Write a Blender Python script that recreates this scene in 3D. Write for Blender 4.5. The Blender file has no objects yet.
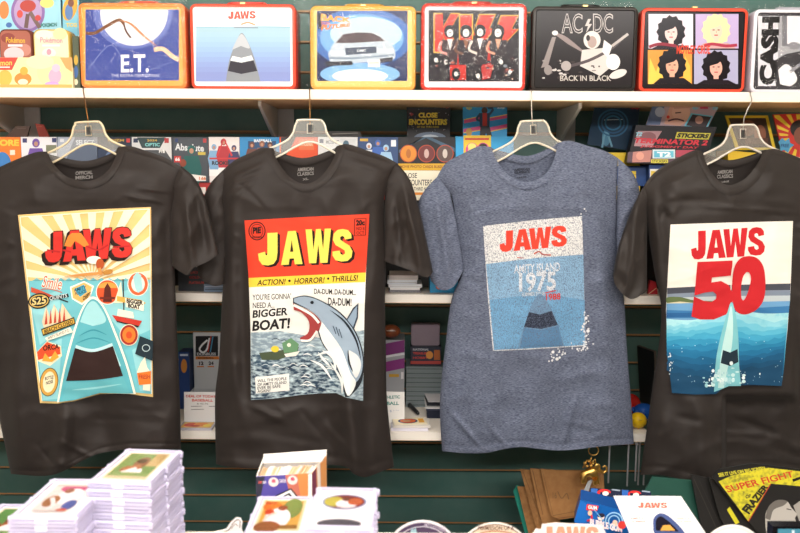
import bpy, bmesh, math, random
from mathutils import Vector, Matrix, noise
from mathutils.geometry import tessellate_polygon
random.seed(7)
S = bpy.context.scene
COL = S.collection
CAMZ = 1.45
# ------------------------------------------------------------------ camera
F = 800.0
cam_d = bpy.data.cameras.new('camera')
cam_d.sensor_width = 36.0
cam_d.lens = 36.0
cam = bpy.data.objects.new('camera', cam_d)
COL.objects.link(cam)
MC = Matrix.Rotation(math.radians(83), 3, 'X') @ Matrix.Rotation(math.radians(0.36), 3, 'Z')
cam.matrix_world = Matrix.Translation((0, 0, CAMZ)) @ MC.to_4x4()
cam_d.dof.use_dof = True
cam_d.dof.focus_distance = 1.92
cam_d.dof.aperture_fstop = 5.0
cam_d.clip_start = 0.05
S.camera = cam
# ------------------------------------------------------------------ world, light, exposure
w = bpy.data.worlds.new('world')
S.world = w
w.use_nodes = True
w.node_tree.nodes['Background'].inputs[0].default_value = (1.0, 0.96, 0.92, 1)
w.node_tree.nodes['Background'].inputs[1].default_value = 0.35
S.view_settings.view_transform = 'Standard'
S.view_settings.look = 'None'
S.view_settings.gamma = 1
S.view_settings.use_curve_mapping = False
S.view_settings.exposure = 0.25
def area(name, loc, target, sx, sy, power, col):
    d = bpy.data.lights.new(name, 'AREA')
    d.shape = 'RECTANGLE'; d.size = sx; d.size_y = sy; d.energy = power; d.color = col
    o = bpy.data.objects.new(name, d); COL.objects.link(o)
    o.location = loc
    o.rotation_euler = (Vector(target) - Vector(loc)).to_track_quat('-Z', 'Y').to_euler()
    return o
area('tube_light', (0.0, 0.75, 2.70), (0, 1.5, 1.2), 3.2, 0.35, 40, (1.0, 0.93, 0.85))
area('tube_light', (0.2, -1.65, 2.70), (0, 1.8, 0.9), 3.6, 0.5, 120, (1.0, 0.95, 0.90))
area('tube_light', (-1.1, 0.1, 2.70), (-0.6, 1.2, 0.9), 1.0, 0.6, 10, (1.0, 0.95, 0.90))

area('front_fill_light', (-0.4, -1.93, 1.25), (0, 2.0, 1.0), 3.6, 1.3, 15, (1.0, 0.97, 0.93))  # added frontal fill lamp, no window modelled; lifts the wall under the shelves
cl_ = area('counter_fill_light', (0.0, 0.62, 2.70), (0, 0.72, 0.9), 2.4, 0.3, 12, (1.0, 0.92, 0.84))  # added lamp without a fixture; counter bounces it up to the shelf undersides
cl_.data.spread = math.radians(75)

# ------------------------------------------------------------------ helpers
def ray(px, py):
    return MC @ Vector(((px - 400.0) / F, (266.5 - py) / F, -1.0))
def P(px, py, Y):
    d = ray(px, py)
    return Vector((0, 0, CAMZ)) + d * (Y / d.y)
def lin(h):
    h = h.lstrip('#')
    out = []
    for i in (0, 2, 4):
        c = int(h[i:i+2], 16) / 255.0
        out.append(c / 12.92 if c <= 0.04045 else ((c + 0.055) / 1.055) ** 2.4)
    return (out[0], out[1], out[2], 1)
MATS = {}
def M(h, kind='paper'):
    k = (h, kind)
    if k in MATS: return MATS[k]
    m = bpy.data.materials.new(kind + '_' + h.lstrip('#'))
    m.use_nodes = True
    nt = m.node_tree; N = nt.nodes; Lk = nt.links
    b = N['Principled BSDF']
    b.inputs['Base Color'].default_value = lin(h)
    rough = {'paper': .5, 'gloss': .22, 'matte': .8, 'metal': .36, 'fabric': .6, 'plastic': .35, 'print': .75, 'wall': .55, 'shelf': .5}.get(kind, .5)
    b.inputs['Roughness'].default_value = rough
    if kind in ('print', 'matte'): b.inputs['Specular IOR Level'].default_value = .2
    if kind == 'gloss': b.inputs['Specular IOR Level'].default_value = .22
    if kind == 'metal': b.inputs['Metallic'].default_value = 1
    def tex(scale, detail=3, stretch=None):
        tc = N.new('ShaderNodeTexCoord'); mp = N.new('ShaderNodeMapping')
        if stretch: mp.inputs['Scale'].default_value = stretch
        n = N.new('ShaderNodeTexNoise'); n.inputs['Scale'].default_value = scale; n.inputs['Detail'].default_value = detail
        Lk.new(tc.outputs['Object'], mp.inputs[0]); Lk.new(mp.outputs[0], n.inputs['Vector'])
        return n
    def mixcol(n, lo, hi, c2):
        r = N.new('ShaderNodeValToRGB')
        r.color_ramp.elements[0].position = lo; r.color_ramp.elements[1].position = hi
        r.color_ramp.elements[0].color = lin(h); r.color_ramp.elements[1].color = lin(c2)
        Lk.new(n.outputs['Fac'], r.inputs[0]); Lk.new(r.outputs[0], b.inputs['Base Color'])
    def bump(n, st, dist):
        bp = N.new('ShaderNodeBump'); bp.inputs['Strength'].default_value = st; bp.inputs['Distance'].default_value = dist
        Lk.new(n.outputs['Fac'], bp.inputs['Height']); Lk.new(bp.outputs[0], b.inputs['Normal'])
    if kind == 'fabric':
        bump(tex(900, 2), .12, .0004)
        b.inputs['Sheen Weight'].default_value = .04
        b.inputs['Specular IOR Level'].default_value = .32
        b.inputs['Sheen Roughness'].default_value = .5
    elif kind == 'heather':
        n = tex(520, 3, (.3, .3, 1.7)); mixcol(n, .36, .66, '#767d90'); bump(tex(900, 2), .3, .0006)
        b.inputs['Roughness'].default_value = .9; b.inputs['Specular IOR Level'].default_value = .15
    elif kind == 'worn':          # distressed ink: the ink breaks up and the cloth shows through
        n = tex(430, 4, (1, 1, .8)); mixcol(n, .45, .70, '#5b6478')
        b.inputs['Roughness'].default_value = .85; b.inputs['Specular IOR Level'].default_value = .15
    elif kind == 'sea':
        n = tex(70, 5, (1, 1, 2.5)); mixcol(n, .42, .68, '#c9dbe0')
        b.inputs['Roughness'].default_value = .75; b.inputs['Specular IOR Level'].default_value = .2
    elif kind == 'depth':
        n = tex(60, 5, (1, 1, 1.4)); mixcol(n, .5, .85, '#6cc2d6')
        b.inputs['Roughness'].default_value = .75; b.inputs['Specular IOR Level'].default_value = .2
    elif kind == 'mottle':
        n = tex(120, 5); mixcol(n, .45, .72, '#7d7a2c')
    elif kind == 'wall':
        n = tex(14, 4); mixcol(n, .3, .8, '#55746d'); bump(tex(220, 3), .1, .0008)
    elif kind == 'wood':
        n = tex(30, 4, (.2, 1, 6)); mixcol(n, .35, .7, '#a87748')
    elif kind == 'kraft':
        n = tex(60, 5); mixcol(n, .35, .75, '#b58450'); bump(tex(25, 3), .3, .004)
        b.inputs['Roughness'].default_value = .75
    elif kind == 'shelf':
        bump(tex(160, 3), .06, .0006)
    elif kind == 'hanger':
        b.inputs['Roughness'].default_value = .25
        tr = N.new('ShaderNodeBsdfTransparent'); tr.inputs[0].default_value = (.93, .95, .96, 1)
        mx = N.new('ShaderNodeMixShader'); mx.inputs[0].default_value = .16
        Lk.new(tr.outputs[0], mx.inputs[1]); Lk.new(b.outputs[0], mx.inputs[2]); Lk.new(mx.outputs[0], N['Material Output'].inputs[0])
    elif kind == 'rim':
        b.inputs['Roughness'].default_value = .25; b.inputs['Subsurface Weight'].default_value = 0
        tr = N.new('ShaderNodeBsdfTransparent')
        mx = N.new('ShaderNodeMixShader'); mx.inputs[0].default_value = .8
        Lk.new(tr.outputs[0], mx.inputs[1]); Lk.new(b.outputs[0], mx.inputs[2]); Lk.new(mx.outputs[0], N['Material Output'].inputs[0])
    elif kind == 'film':          # crinkled clear wrap
        g = N.new('ShaderNodeBsdfGlossy'); g.inputs['Roughness'].default_value = .1
        tr = N.new('ShaderNodeBsdfTransparent'); tr.inputs[0].default_value = (.97, .97, .97, 1)
        n = tex(26, 3); n.inputs['Distortion'].default_value = 1.6
        bp = N.new('ShaderNodeBump'); bp.inputs['Strength'].default_value = .9; bp.inputs['Distance'].default_value = .02
        Lk.new(n.outputs['Fac'], bp.inputs['Height']); Lk.new(bp.outputs[0], g.inputs['Normal'])
        mx = N.new('ShaderNodeMixShader'); mx.inputs[0].default_value = .04
        Lk.new(tr.outputs[0], mx.inputs[1]); Lk.new(g.outputs[0], mx.inputs[2]); Lk.new(mx.outputs[0], N['Material Output'].inputs[0])
    elif kind == 'clear':
        g = N.new('ShaderNodeBsdfGlossy'); g.inputs['Roughness'].default_value = .12
        tr = N.new('ShaderNodeBsdfTransparent'); tr.inputs[0].default_value = (.97, .96, .98, 1)
        mx = N.new('ShaderNodeMixShader'); mx.inputs[0].default_value = .10
        Lk.new(tr.outputs[0], mx.inputs[1]); Lk.new(g.outputs[0], mx.inputs[2]); Lk.new(mx.outputs[0], N['Material Output'].inputs[0])
    elif kind == 'frost':
        b.inputs['Roughness'].default_value = .3
        tr = N.new('ShaderNodeBsdfTransparent')
        mx = N.new('ShaderNodeMixShader'); mx.inputs[0].default_value = .72
        Lk.new(tr.outputs[0], mx.inputs[1]); Lk.new(b.outputs[0], mx.inputs[2]); Lk.new(mx.outputs[0], N['Material Output'].inputs[0])
    MATS[k] = m
    return m
def col2mat(c, kind='paper'):
    if isinstance(c, tuple): return M(*c)
    return M(c, kind)

WL = {}
class MB:
    def __init__(s, kind='paper'):
        s.v = []; s.f = []; s.m = []; s.mats = []; s.kind = kind; s.sm = []
    def mi(s, c):
        m = col2mat(c, s.kind)
        if m not in s.mats: s.mats.append(m)
        return s.mats.index(m)
    def add(s, verts, faces, c, smooth=False):
        o = len(s.v); i = s.mi(c)
        s.v += [Vector(q) for q in verts]
        for f in faces:
            s.f.append([o + k for k in f]); s.m.append(i); s.sm.append(smooth)
    def box(s, x0, y0, z0, x1, y1, z1, c):
        v = [(x0,y0,z0),(x1,y0,z0),(x1,y1,z0),(x0,y1,z0),(x0,y0,z1),(x1,y0,z1),(x1,y1,z1),(x0,y1,z1)]
        s.add(v, [(0,3,2,1),(4,5,6,7),(0,1,5,4),(1,2,6,5),(2,3,7,6),(3,0,4,7)], c)
    def hexa(s, front, back, c, cf=None):
        v = list(front) + list(back)
        s.add(v, [(7,6,5,4),(0,4,5,1),(1,5,6,2),(2,6,7,3),(3,7,4,0)], c)
        s.add(front, [(0,1,2,3)], cf or c)
    def tube(s, pts, r, c, n=8, cap=True):
        pts = [Vector(p) for p in pts]
        rr = r if isinstance(r, (list, tuple)) else [r] * len(pts)
        rings = []
        up = Vector((0.3, 0.2, 1)).normalized()
        for i, p in enumerate(pts):
            t = (pts[min(i+1, len(pts)-1)] - pts[max(i-1, 0)]).normalized()
            a = t.cross(up)
            if a.length < 1e-4: a = t.cross(Vector((1, 0, 0)))
            a.normalize(); b = t.cross(a).normalized()
            rings.append([p + (a * math.cos(2*math.pi*k/n) + b * math.sin(2*math.pi*k/n)) * rr[i] for k in range(n)])
        v = [q for rg in rings for q in rg]; f = []
        for i in range(len(pts) - 1):
            for k in range(n):
                f.append((i*n+k, i*n+(k+1) % n, (i+1)*n+(k+1) % n, (i+1)*n+k))
        if cap:
            f.append(tuple(range(n))[::-1]); f.append(tuple((len(pts)-1)*n+k for k in range(n)))
        s.add(v, f, c, True)
    def ball(s, ce, rx, ry, rz, c, nu=16, nv=10):
        v = []; f = []
        for j in range(nv + 1):
            th = math.pi * j / nv
            for i in range(nu):
                a = 2 * math.pi * i / nu
                v.append((ce[0]+rx*math.sin(th)*math.cos(a), ce[1]+ry*math.sin(th)*math.sin(a), ce[2]+rz*math.cos(th)))
        for j in range(nv):
            for i in range(nu):
                f.append((j*nu+i, (j+1)*nu+i, (j+1)*nu+(i+1) % nu, j*nu+(i+1) % nu))
        s.add(v, f, c, True)
    def loft(s, rings, c, cap0=False, cap1=False, smooth=True, closed=True):
        n = len(rings[0]); v = [q for r in rings for q in r]; f = []
        for i in range(len(rings) - 1):
            for k in range(n if closed else n - 1):
                f.append((i*n+k, i*n+(k+1) % n, (i+1)*n+(k+1) % n, (i+1)*n+k))
        s.add(v, f, c, smooth)
        if cap0: s.add(rings[0], [tuple(range(n))[::-1]], c)
        if cap1: s.add(rings[-1], [tuple(range(n))], c)
    def build(s, name, parent=None, origin=None):
        if parent is not None: off = WL[parent.name]
        elif origin is not None: off = Vector(origin)
        else:
            xs = [q.x for q in s.v]; ys = [q.y for q in s.v]; zs = [q.z for q in s.v]
            off = Vector(((min(xs)+max(xs))/2, (min(ys)+max(ys))/2, min(zs)))
        me = bpy.data.meshes.new(name)
        me.from_pydata([q - off for q in s.v], [], s.f)
        for m in s.mats: me.materials.append(m)
        me.polygons.foreach_set('material_index', s.m)
        me.polygons.foreach_set('use_smooth', s.sm)
        me.update()
        o = bpy.data.objects.new(name, me); COL.objects.link(o)
        if parent is not None: o.parent = parent
        else: o.location = off
        WL[o.name] = off
        return o
def tag(o, label=None, cat=None, group=None, kind=None):
    if label: o['label'] = label
    if cat: o['category'] = cat
    if group: o['group'] = group
    if kind: o['kind'] = kind
    return o
def thing(name, label, cat, loc, group=None):
    o = bpy.data.objects.new(name, None); COL.objects.link(o)
    o.location = loc; o.empty_display_size = .02
    WL[o.name] = Vector(loc)
    return tag(o, label, cat, group)
def copy_tree(o, parent=None):
    c = o.copy(); COL.objects.link(c)
    if parent is not None: c.parent = parent
    for ch in o.children: copy_tree(ch, c)
    return c

# ---------------------------------------------------------------- flat artwork: lists of (verts2d, tris, colour)
def interp(pts, n):
    """Catmull-Rom resample of a 2D polyline"""
    out = []
    m = len(pts) - 1
    for i in range(n):
        t = i / (n - 1) * m; k = min(int(t), m - 1); f = t - k
        p0 = pts[max(k-1, 0)]; p1 = pts[k]; p2 = pts[k+1]; p3 = pts[min(k+2, m)]
        r = []
        for d in (0, 1):
            a = p1[d]; b = .5*(p2[d]-p0[d]); c = p0[d]-2.5*p1[d]+2*p2[d]-.5*p3[d]; e = -.5*p0[d]+1.5*p1[d]-1.5*p2[d]+.5*p3[d]
            r.append(a + b*f + c*f*f + e*f*f*f)
        out.append(tuple(r))
    return out
def clip(poly, cl):
    """Sutherland-Hodgman against a convex polygon"""
    ar = sum(cl[i][0]*cl[(i+1) % len(cl)][1]-cl[(i+1) % len(cl)][0]*cl[i][1] for i in range(len(cl)))
    sg = 1 if ar > 0 else -1
    for i in range(len(cl)):
        a = cl[i]; b = cl[(i+1) % len(cl)]
        def side(p): return sg*((b[0]-a[0])*(p[1]-a[1])-(b[1]-a[1])*(p[0]-a[0]))
        out = []
        for j in range(len(poly)):
            p = poly[j]; q = poly[(j+1) % len(poly)]; sp, sq = side(p), side(q)
            if sp >= 0: out.append(p)
            if (sp >= 0) != (sq >= 0):
                t = sp/(sp-sq); out.append((p[0]+t*(q[0]-p[0]), p[1]+t*(q[1]-p[1])))
        poly = out
        if not poly: return []
    return poly
def G(pts, c, holes=(), cl=None):
    if cl: pts = clip(list(pts), cl)
    if len(pts) < 3: return []
    loops = [[Vector((p[0], p[1], 0)) for p in pts]] + [[Vector((p[0], p[1], 0)) for p in h] for h in holes]
    flat = [(q.x, q.y) for l in loops for q in l]
    return [(flat, [tuple(t) for t in tessellate_polygon(loops)], c)]
def R(x0, y0, x1, y1, c, cl=None): return G([(x0,y0),(x1,y0),(x1,y1),(x0,y1)], c, cl=cl)
def E(cx, cy, rx, ry, c, rot=0, n=28, cl=None, a0=0, a1=360):
    ca, sa = math.cos(math.radians(rot)), math.sin(math.radians(rot))
    pts = []
    for i in range(n):
        a = math.radians(a0 + (a1-a0)*i/(n if a1-a0 == 360 else n-1))
        x, y = rx*math.cos(a), ry*math.sin(a)
        pts.append((cx+x*ca-y*sa, cy+x*sa+y*ca))
    return G(pts, c, cl=cl)
def RING(cx, cy, rx, ry, wd, c, n=28):
    v = []; t = []
    for i in range(n):
        a = 2*math.pi*i/n
        v += [(cx+rx*math.cos(a), cy+ry*math.sin(a)), (cx+(rx-wd)*math.cos(a), cy+(ry-wd)*math.sin(a))]
        j = (i+1) % n
        t += [(2*i, 2*i+1, 2*j+1), (2*i, 2*j+1, 2*j)]
    return [(v, t, c)]
def L(pts, wd, c, smooth=0, taper=False):
    if smooth: pts = interp(pts, smooth)
    v = []; t = []; n = len(pts)
    for i in range(n):
        a = pts[max(i-1, 0)]; b = pts[min(i+1, n-1)]
        dx, dy = b[0]-a[0], b[1]-a[1]; l = math.hypot(dx, dy) or 1
        wv = wd*(math.sin(math.pi*(i+.3)/(n-.4)) if taper else 1)/2
        v += [(pts[i][0]-dy/l*wv, pts[i][1]+dx/l*wv), (pts[i][0]+dy/l*wv, pts[i][1]-dx/l*wv)]
    for i in range(n-1): t += [(2*i, 2*i+1, 2*i+3), (2*i, 2*i+3, 2*i+2)]
    return [(v, t, c)]
TXT = {}
def glyphs(s, bold):
    if (s, bold) in TXT: return TXT[(s, bold)]
    cu = bpy.data.curves.new('t', 'FONT'); cu.body = s; cu.size = 1; cu.offset = bold; cu.resolution_u = 3
    ob = bpy.data.objects.new('t', cu)
    me = bpy.data.meshes.new_from_object(ob)
    vs = [(q.co.x, q.co.y) for q in me.vertices]
    me.calc_loop_triangles()
    ts = [tuple(t.vertices) for t in me.loop_triangles]
    x0 = min(q[0] for q in vs); x1 = max(q[0] for q in vs); y0 = min(q[1] for q in vs); y1 = max(q[1] for q in vs)
    vs = [((q[0]-x0)/(x1-x0), 1-(q[1]-y0)/(y1-y0)) for q in vs]
    bpy.data.objects.remove(ob); bpy.data.curves.remove(cu); bpy.data.meshes.remove(me)
    TXT[(s, bold)] = (vs, ts)
    return vs, ts
def T(s, x0, y0, x1, y1, c, bold=.02, rise=0, it=0, quad=None):
    vs, ts = glyphs(s, bold); out = []
    for u, v in vs:
        if quad:
            a, b, cc, d = quad
            out.append(tuple((a[k]*(1-u)+b[k]*u)*(1-v)+(d[k]*(1-u)+cc[k]*u)*v for k in (0, 1)))
        else: out.append((x0+u*(x1-x0)+it*(1-v)*(y1-y0), y0+v*(y1-y0)-rise*(u-.5)))
    return [(out, ts, c)]
LET = {
 'J': ([(.48,0),(1,0),(1,.62),(.95,.83),(.8,.96),(.52,1),(.22,.97),(.05,.83),(0,.62),(.36,.57),(.39,.67),(.45,.69),(.48,.64)], []),
 'A': ([(.32,0),(.69,0),(1,1),(.64,1),(.6,.82),(.4,.82),(.36,1),(0,1)], [[(.5,.26),(.575,.62),(.425,.62)]]),
 'W': ([(0,0),(.25,0),(.31,.6),(.41,.0),(.6,0),(.69,.6),(.75,0),(1,0),(.86,1),(.58,1),(.5,.45),(.42,1),(.14,1)], []),
 'S': ([(.95,.3),(.62,.33),(.58,.24),(.48,.21),(.38,.25),(.4,.33),(.6,.42),(.85,.52),(1,.7),(.95,.88),(.75,.99),(.45,1),(.15,.95),(0,.8),(0,.68),(.36,.66),(.4,.76),(.52,.8),(.63,.75),(.6,.66),(.4,.58),(.15,.48),(.02,.32),(.06,.13),(.25,.02),(.5,0),(.78,.04),(.93,.16)], []),
 'K': ([(0,0),(.34,0),(.34,.36),(.66,0),(1,0),(.62,.42),(1,1),(.62,1),(.34,.56),(.34,1),(0,1)], []),
 'I': ([(0,0),(1,0),(1,1),(0,1)], []),
 'Z': ([(.3,0),(1,0),(.72,.38),(1,.38),(.15,1),(.4,.56),(0,.56)], []),
}
def LT(ch, x0, y0, x1, y1, c, rise=0, it=0, dx=0, dy=0):
    o, hs = LET[ch]
    f = lambda p: (x0+p[0]*(x1-x0)+it*(1-p[1])*(y1-y0)+dx, y0+p[1]*(y1-y0)-rise*(p[0]-.5)+dy)
    return G([f(p) for p in o], c, [[f(p) for p in h] for h in hs])
def JW(x0, y0, x1, y1, c, rise=0, dx=0, dy=0, gr=0):
    w_ = x1-x0; out = []
    for ch, a, b in (('J',0,.2),('A',.207,.47),('W',.437,.765),('S',.77,1)):
        m_ = (a+b)/2-.5
        out += LT(ch, x0+a*w_-gr, y0-rise*m_-gr, x0+b*w_+gr, y1-rise*m_+gr, c, rise=rise*(b-a), dx=dx, dy=dy)
    return out
def split(a, b, c, mx, out):
    e = [math.dist(a, b), math.dist(b, c), math.dist(c, a)]
    k = e.index(max(e))
    if e[k] <= mx: out.append((a, b, c)); return
    if k == 0: m = ((a[0]+b[0])/2, (a[1]+b[1])/2); split(a, m, c, mx, out); split(m, b, c, mx, out)
    elif k == 1: m = ((c[0]+b[0])/2, (c[1]+b[1])/2); split(a, b, m, mx, out); split(a, m, c, mx, out)
    else: m = ((c[0]+a[0])/2, (c[1]+a[1])/2); split(a, b, m, mx, out); split(m, b, c, mx, out)
def draw(mb, mapf, shapes, eps=.00012, lay=1, mx=None):
    placed = []
    for v, t, c in shapes:
        bb = (min(q[0] for q in v), min(q[1] for q in v), max(q[0] for q in v), max(q[1] for q in v))
        i = lay
        for pb, pi in placed:
            if pi >= i and pb[0] < bb[2] and bb[0] < pb[2] and pb[1] < bb[3] and bb[1] < pb[3]: i = pi+1
        placed.append((bb, i))
        if mx:
            out = []
            for k in t: split(v[k[0]], v[k[1]], v[k[2]], mx, out)
            idx = {}; vv = []; ff = []
            for tr in out:
                f = []
                for p in tr:
                    q = (round(p[0], 4), round(p[1], 4))
                    if q not in idx: idx[q] = len(vv); vv.append(p)
                    f.append(idx[q])
                ff.append(f)
        else: vv, ff = v, t
        mb.add([mapf(p[0], p[1], i*eps) for p in vv], ff, c, mx is not None)
def plane_map(q):
    """pixel -> point on the plane through q, raised towards the viewer"""
    n = (q[1]-q[0]).cross(q[3]-q[0]).normalized()
    if n.y > 0: n = -n
    o = Vector((0, 0, CAMZ))
    def f(px, py, l):
        d = ray(px, py)
        return o + d*((q[0]-o).dot(n)/d.dot(n)) + n*l
    return f
def slab(name, quad, Y, depth, cf, cs, art=(), label=None, cat=None, group=None, parent=None, kind='paper', eps=.00012):
    """box whose front face is the quad (TL,TR,BR,BL) standing at depth Y (one number or one per corner)"""
    Ys = Y if isinstance(Y, (list, tuple)) else [Y]*4
    q = [P(p[0], p[1], y) for p, y in zip(quad, Ys)]
    dv = Vector(depth) if isinstance(depth, (list, tuple)) else Vector((0, depth, 0))
    mb = MB(kind)
    mb.hexa(q, [p+dv for p in q], cs, cf)
    if art: draw(mb, plane_map(q), art, eps)
    o = mb.build(name, parent)
    if label: tag(o, label, cat, group)
    return o
def rq(x0, y0, x1, y1): return [(x0,y0),(x1,y0),(x1,y1),(x0,y1)]
def upright(name, x0, y0, x1, y1, Y, depth, cf, cs, art=(), **k):
    """vertical box, true verticals and level edges, front bounds near the given pixels"""
    cx = (x0+x1)/2
    zt = P(cx, y0, Y).z; zb = P(cx, y1, Y).z; cy = (y0+y1)/2
    X0 = P(x0, cy, Y).x; X1 = P(x1, cy, Y).x
    zb = k.pop('zb', zb)
    q = [Vector((X0,Y,zt)), Vector((X1,Y,zt)), Vector((X1,Y,zb)), Vector((X0,Y,zb))]
    mb = MB(k.pop('kind', 'paper'))
    mb.hexa(q, [p+Vector((0,depth,0)) for p in q], cs, cf)
    if art: draw(mb, plane_map(q), art)
    o = mb.build(name, k.pop('parent', None))
    if k.get('label'): tag(o, **k)
    return o

# ================================================================== setting
YW, YS = 2.28, 1.955
floor = MB('matte'); floor.box(-2.6, -2.0, -.05, 2.6, 2.4, 0, '#b8ab98')
tag(floor.build('floor'), kind='structure')
ce = MB('matte'); ce.box(-2.6, -2.0, 2.80, 2.6, 2.4, 2.85, '#d8d4cc')
tag(ce.build('ceiling'), kind='structure')
wb = MB('wall')
z0 = CAMZ - .395; pitch = .0822; gap = .0085
wb.box(-2.6, YW+.012, 0, 2.6, YW+.05, 2.8, ('#7a5434', 'wood'))
k = -13
while z0 + k*pitch < 2.75:
    a = z0 + k*pitch; wb.box(-2.6, YW, a+gap/2, 2.6, YW+.012, a+pitch-gap/2, ('#426a63', 'wall'))
    # routed wood lips of the groove
    wb.box(-2.6, YW-.0005, a+gap/2-.004, 2.6, YW+.011, a+gap/2, ('#c08c58', 'wood'))
    k += 1
tag(wb.build('wall_back'), kind='structure')
for side, x in (('left', -2.6), ('right', 2.55)):
    ws = MB('matte'); ws.box(x, -2.0, 0, x+.05, 2.33, 2.8, '#cfc9be'); tag(ws.build('wall_'+side), kind='structure')
wf = MB('matte'); wf.box(-2.6, -2.05, 0, 2.6, -2.0, 2.8, '#8a8278'); tag(wf.build('wall_front'), kind='structure')

# shelves with their brackets
def shelf(zt, th, label, brackets, x0=-2.2, x1=2.2, tip=.85):
    r = thing('wall_shelf', label, 'shelf', (0, YW, zt-th))
    b = MB('shelf'); b.box(x0, YS, zt-th+.0012, x1, YW-.0006, zt, '#ece5da'); bo = b.build('board', r)
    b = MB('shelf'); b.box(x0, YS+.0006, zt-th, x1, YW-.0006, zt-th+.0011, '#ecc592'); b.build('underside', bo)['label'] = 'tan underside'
    for x in brackets:
        m = MB('shelf')
        yf = YW-(YW-YS)*tip; zz = zt-th-.0002
        prof = [(yf, zz), (YW-.001, zz), (YW-.001, zz-.092), (YW-.03, zz-.092), (yf, zz-.012)]
        v = [(x-.004, a, c) for a, c in prof]+[(x+.004, a, c) for a, c in prof]
        n = len(prof)
        m.add(v, [tuple(range(n))[::-1], tuple(range(n, 2*n))]+[(i, (i+1) % n, (i+1) % n+n, i+n) for i in range(n)], '#d9d6d0')
        m.box(x+.004, YW-.006, zz-.085, x+.048, YW-.001, zz, '#cfd0d0')
        m.build('bracket', r)
    return zt
ZT = shelf(P(400, 90, YS).z, .0235, 'upper white wall shelf holding the row of tin lunchboxes', (P(24,120,YW).x, P(277,120,YW).x, P(558,120,YW).x))
ZM = shelf(P(400, 294.5, YS).z, .0215, 'middle white wall shelf behind the shirt chests, under the card boxes', (P(277,330,YW).x, P(560,330,YW).x))
ZB = shelf(P(410, 432.5, YS).z, .0215, 'lowest white wall shelf, level with the bottom of the shirts', (P(277,465,YW).x,), x1=P(650, 435, YS).x)

# ================================================================== shirts
def poly_at(pts, y):
    """x on a polyline at height y (pts ordered by y)"""
    if y <= pts[0][1]: return pts[0][0]
    for a, b in zip(pts, pts[1:]):
        if a[1] <= y <= b[1]:
            t = (y-a[1])/max(b[1]-a[1], 1e-6); t2 = t
            return a[0]+(b[0]-a[0])*t2
    return pts[-1][0]
def poly_y(pts, x):
    if x <= pts[0][0]: return pts[0][1]
    for a, b in zip(pts, pts[1:]):
        if a[0] <= x <= b[0]:
            t = (x-a[0])/max(b[0]-a[0], 1e-6)
            return a[1]+(b[1]-a[1])*t
    return pts[-1][1]
def ss(a, b, x):
    t = max(0, min(1, (x-a)/(b-a))); return t*t*(3-2*t)
def seg_fold(px, py, f):
    x0, y0, x1, y1, wd, amp = f[:6]
    dx, dy = x1-x0, y1-y0; l2 = dx*dx+dy*dy
    t = ((px-x0)*dx+(py-y0)*dy)/l2
    l = math.sqrt(l2); s = ((px-x0)*dy-(py-y0)*dx)/l
    if len(f) > 6:      # a step: cloth on one side lies further forward
        return amp*ss(-wd, wd, s)*ss(0, .35, t)*(1-ss(1.0, 1.1, t)) if f[6] == 'step' else 0
    if t < -.2 or t > 1.2: return 0
    e = ss(-.2, .25, t)*(1-ss(.75, 1.2, t))
    return 1.35*amp*math.exp(-(s/(wd*.85))**2)*e
def resample(pts, n):
    return interp(pts, n)
def coons(Tc, Bc, Lc, Rc, nu, nv):
    Tn, Bn = resample(Tc, nu), resample(Bc, nu); Ln, Rn = resample(Lc, nv), resample(Rc, nv)
    g = []
    for j in range(nv):
        v = j/(nv-1); row = []
        for i in range(nu):
            u = i/(nu-1); p = []
            for d in (0, 1):
                p.append((1-v)*Tn[i][d]+v*Bn[i][d]+(1-u)*Ln[j][d]+u*Rn[j][d]
                         -((1-u)*(1-v)*Tn[0][d]+u*(1-v)*Tn[-1][d]+(1-u)*v*Bn[0][d]+u*v*Bn[-1][d]))
            row.append((p[0], p[1], u, v))
        g.append(row)
    return g
def grid_faces(nu, nv, o=0, flip=False):
    f = []
    for j in range(nv-1):
        for i in range(nu-1):
            q = (o+j*nu+i, o+j*nu+i+1, o+(j+1)*nu+i+1, o+(j+1)*nu+i)
            f.append(q[::-1] if flip else q)
    return f
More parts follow.
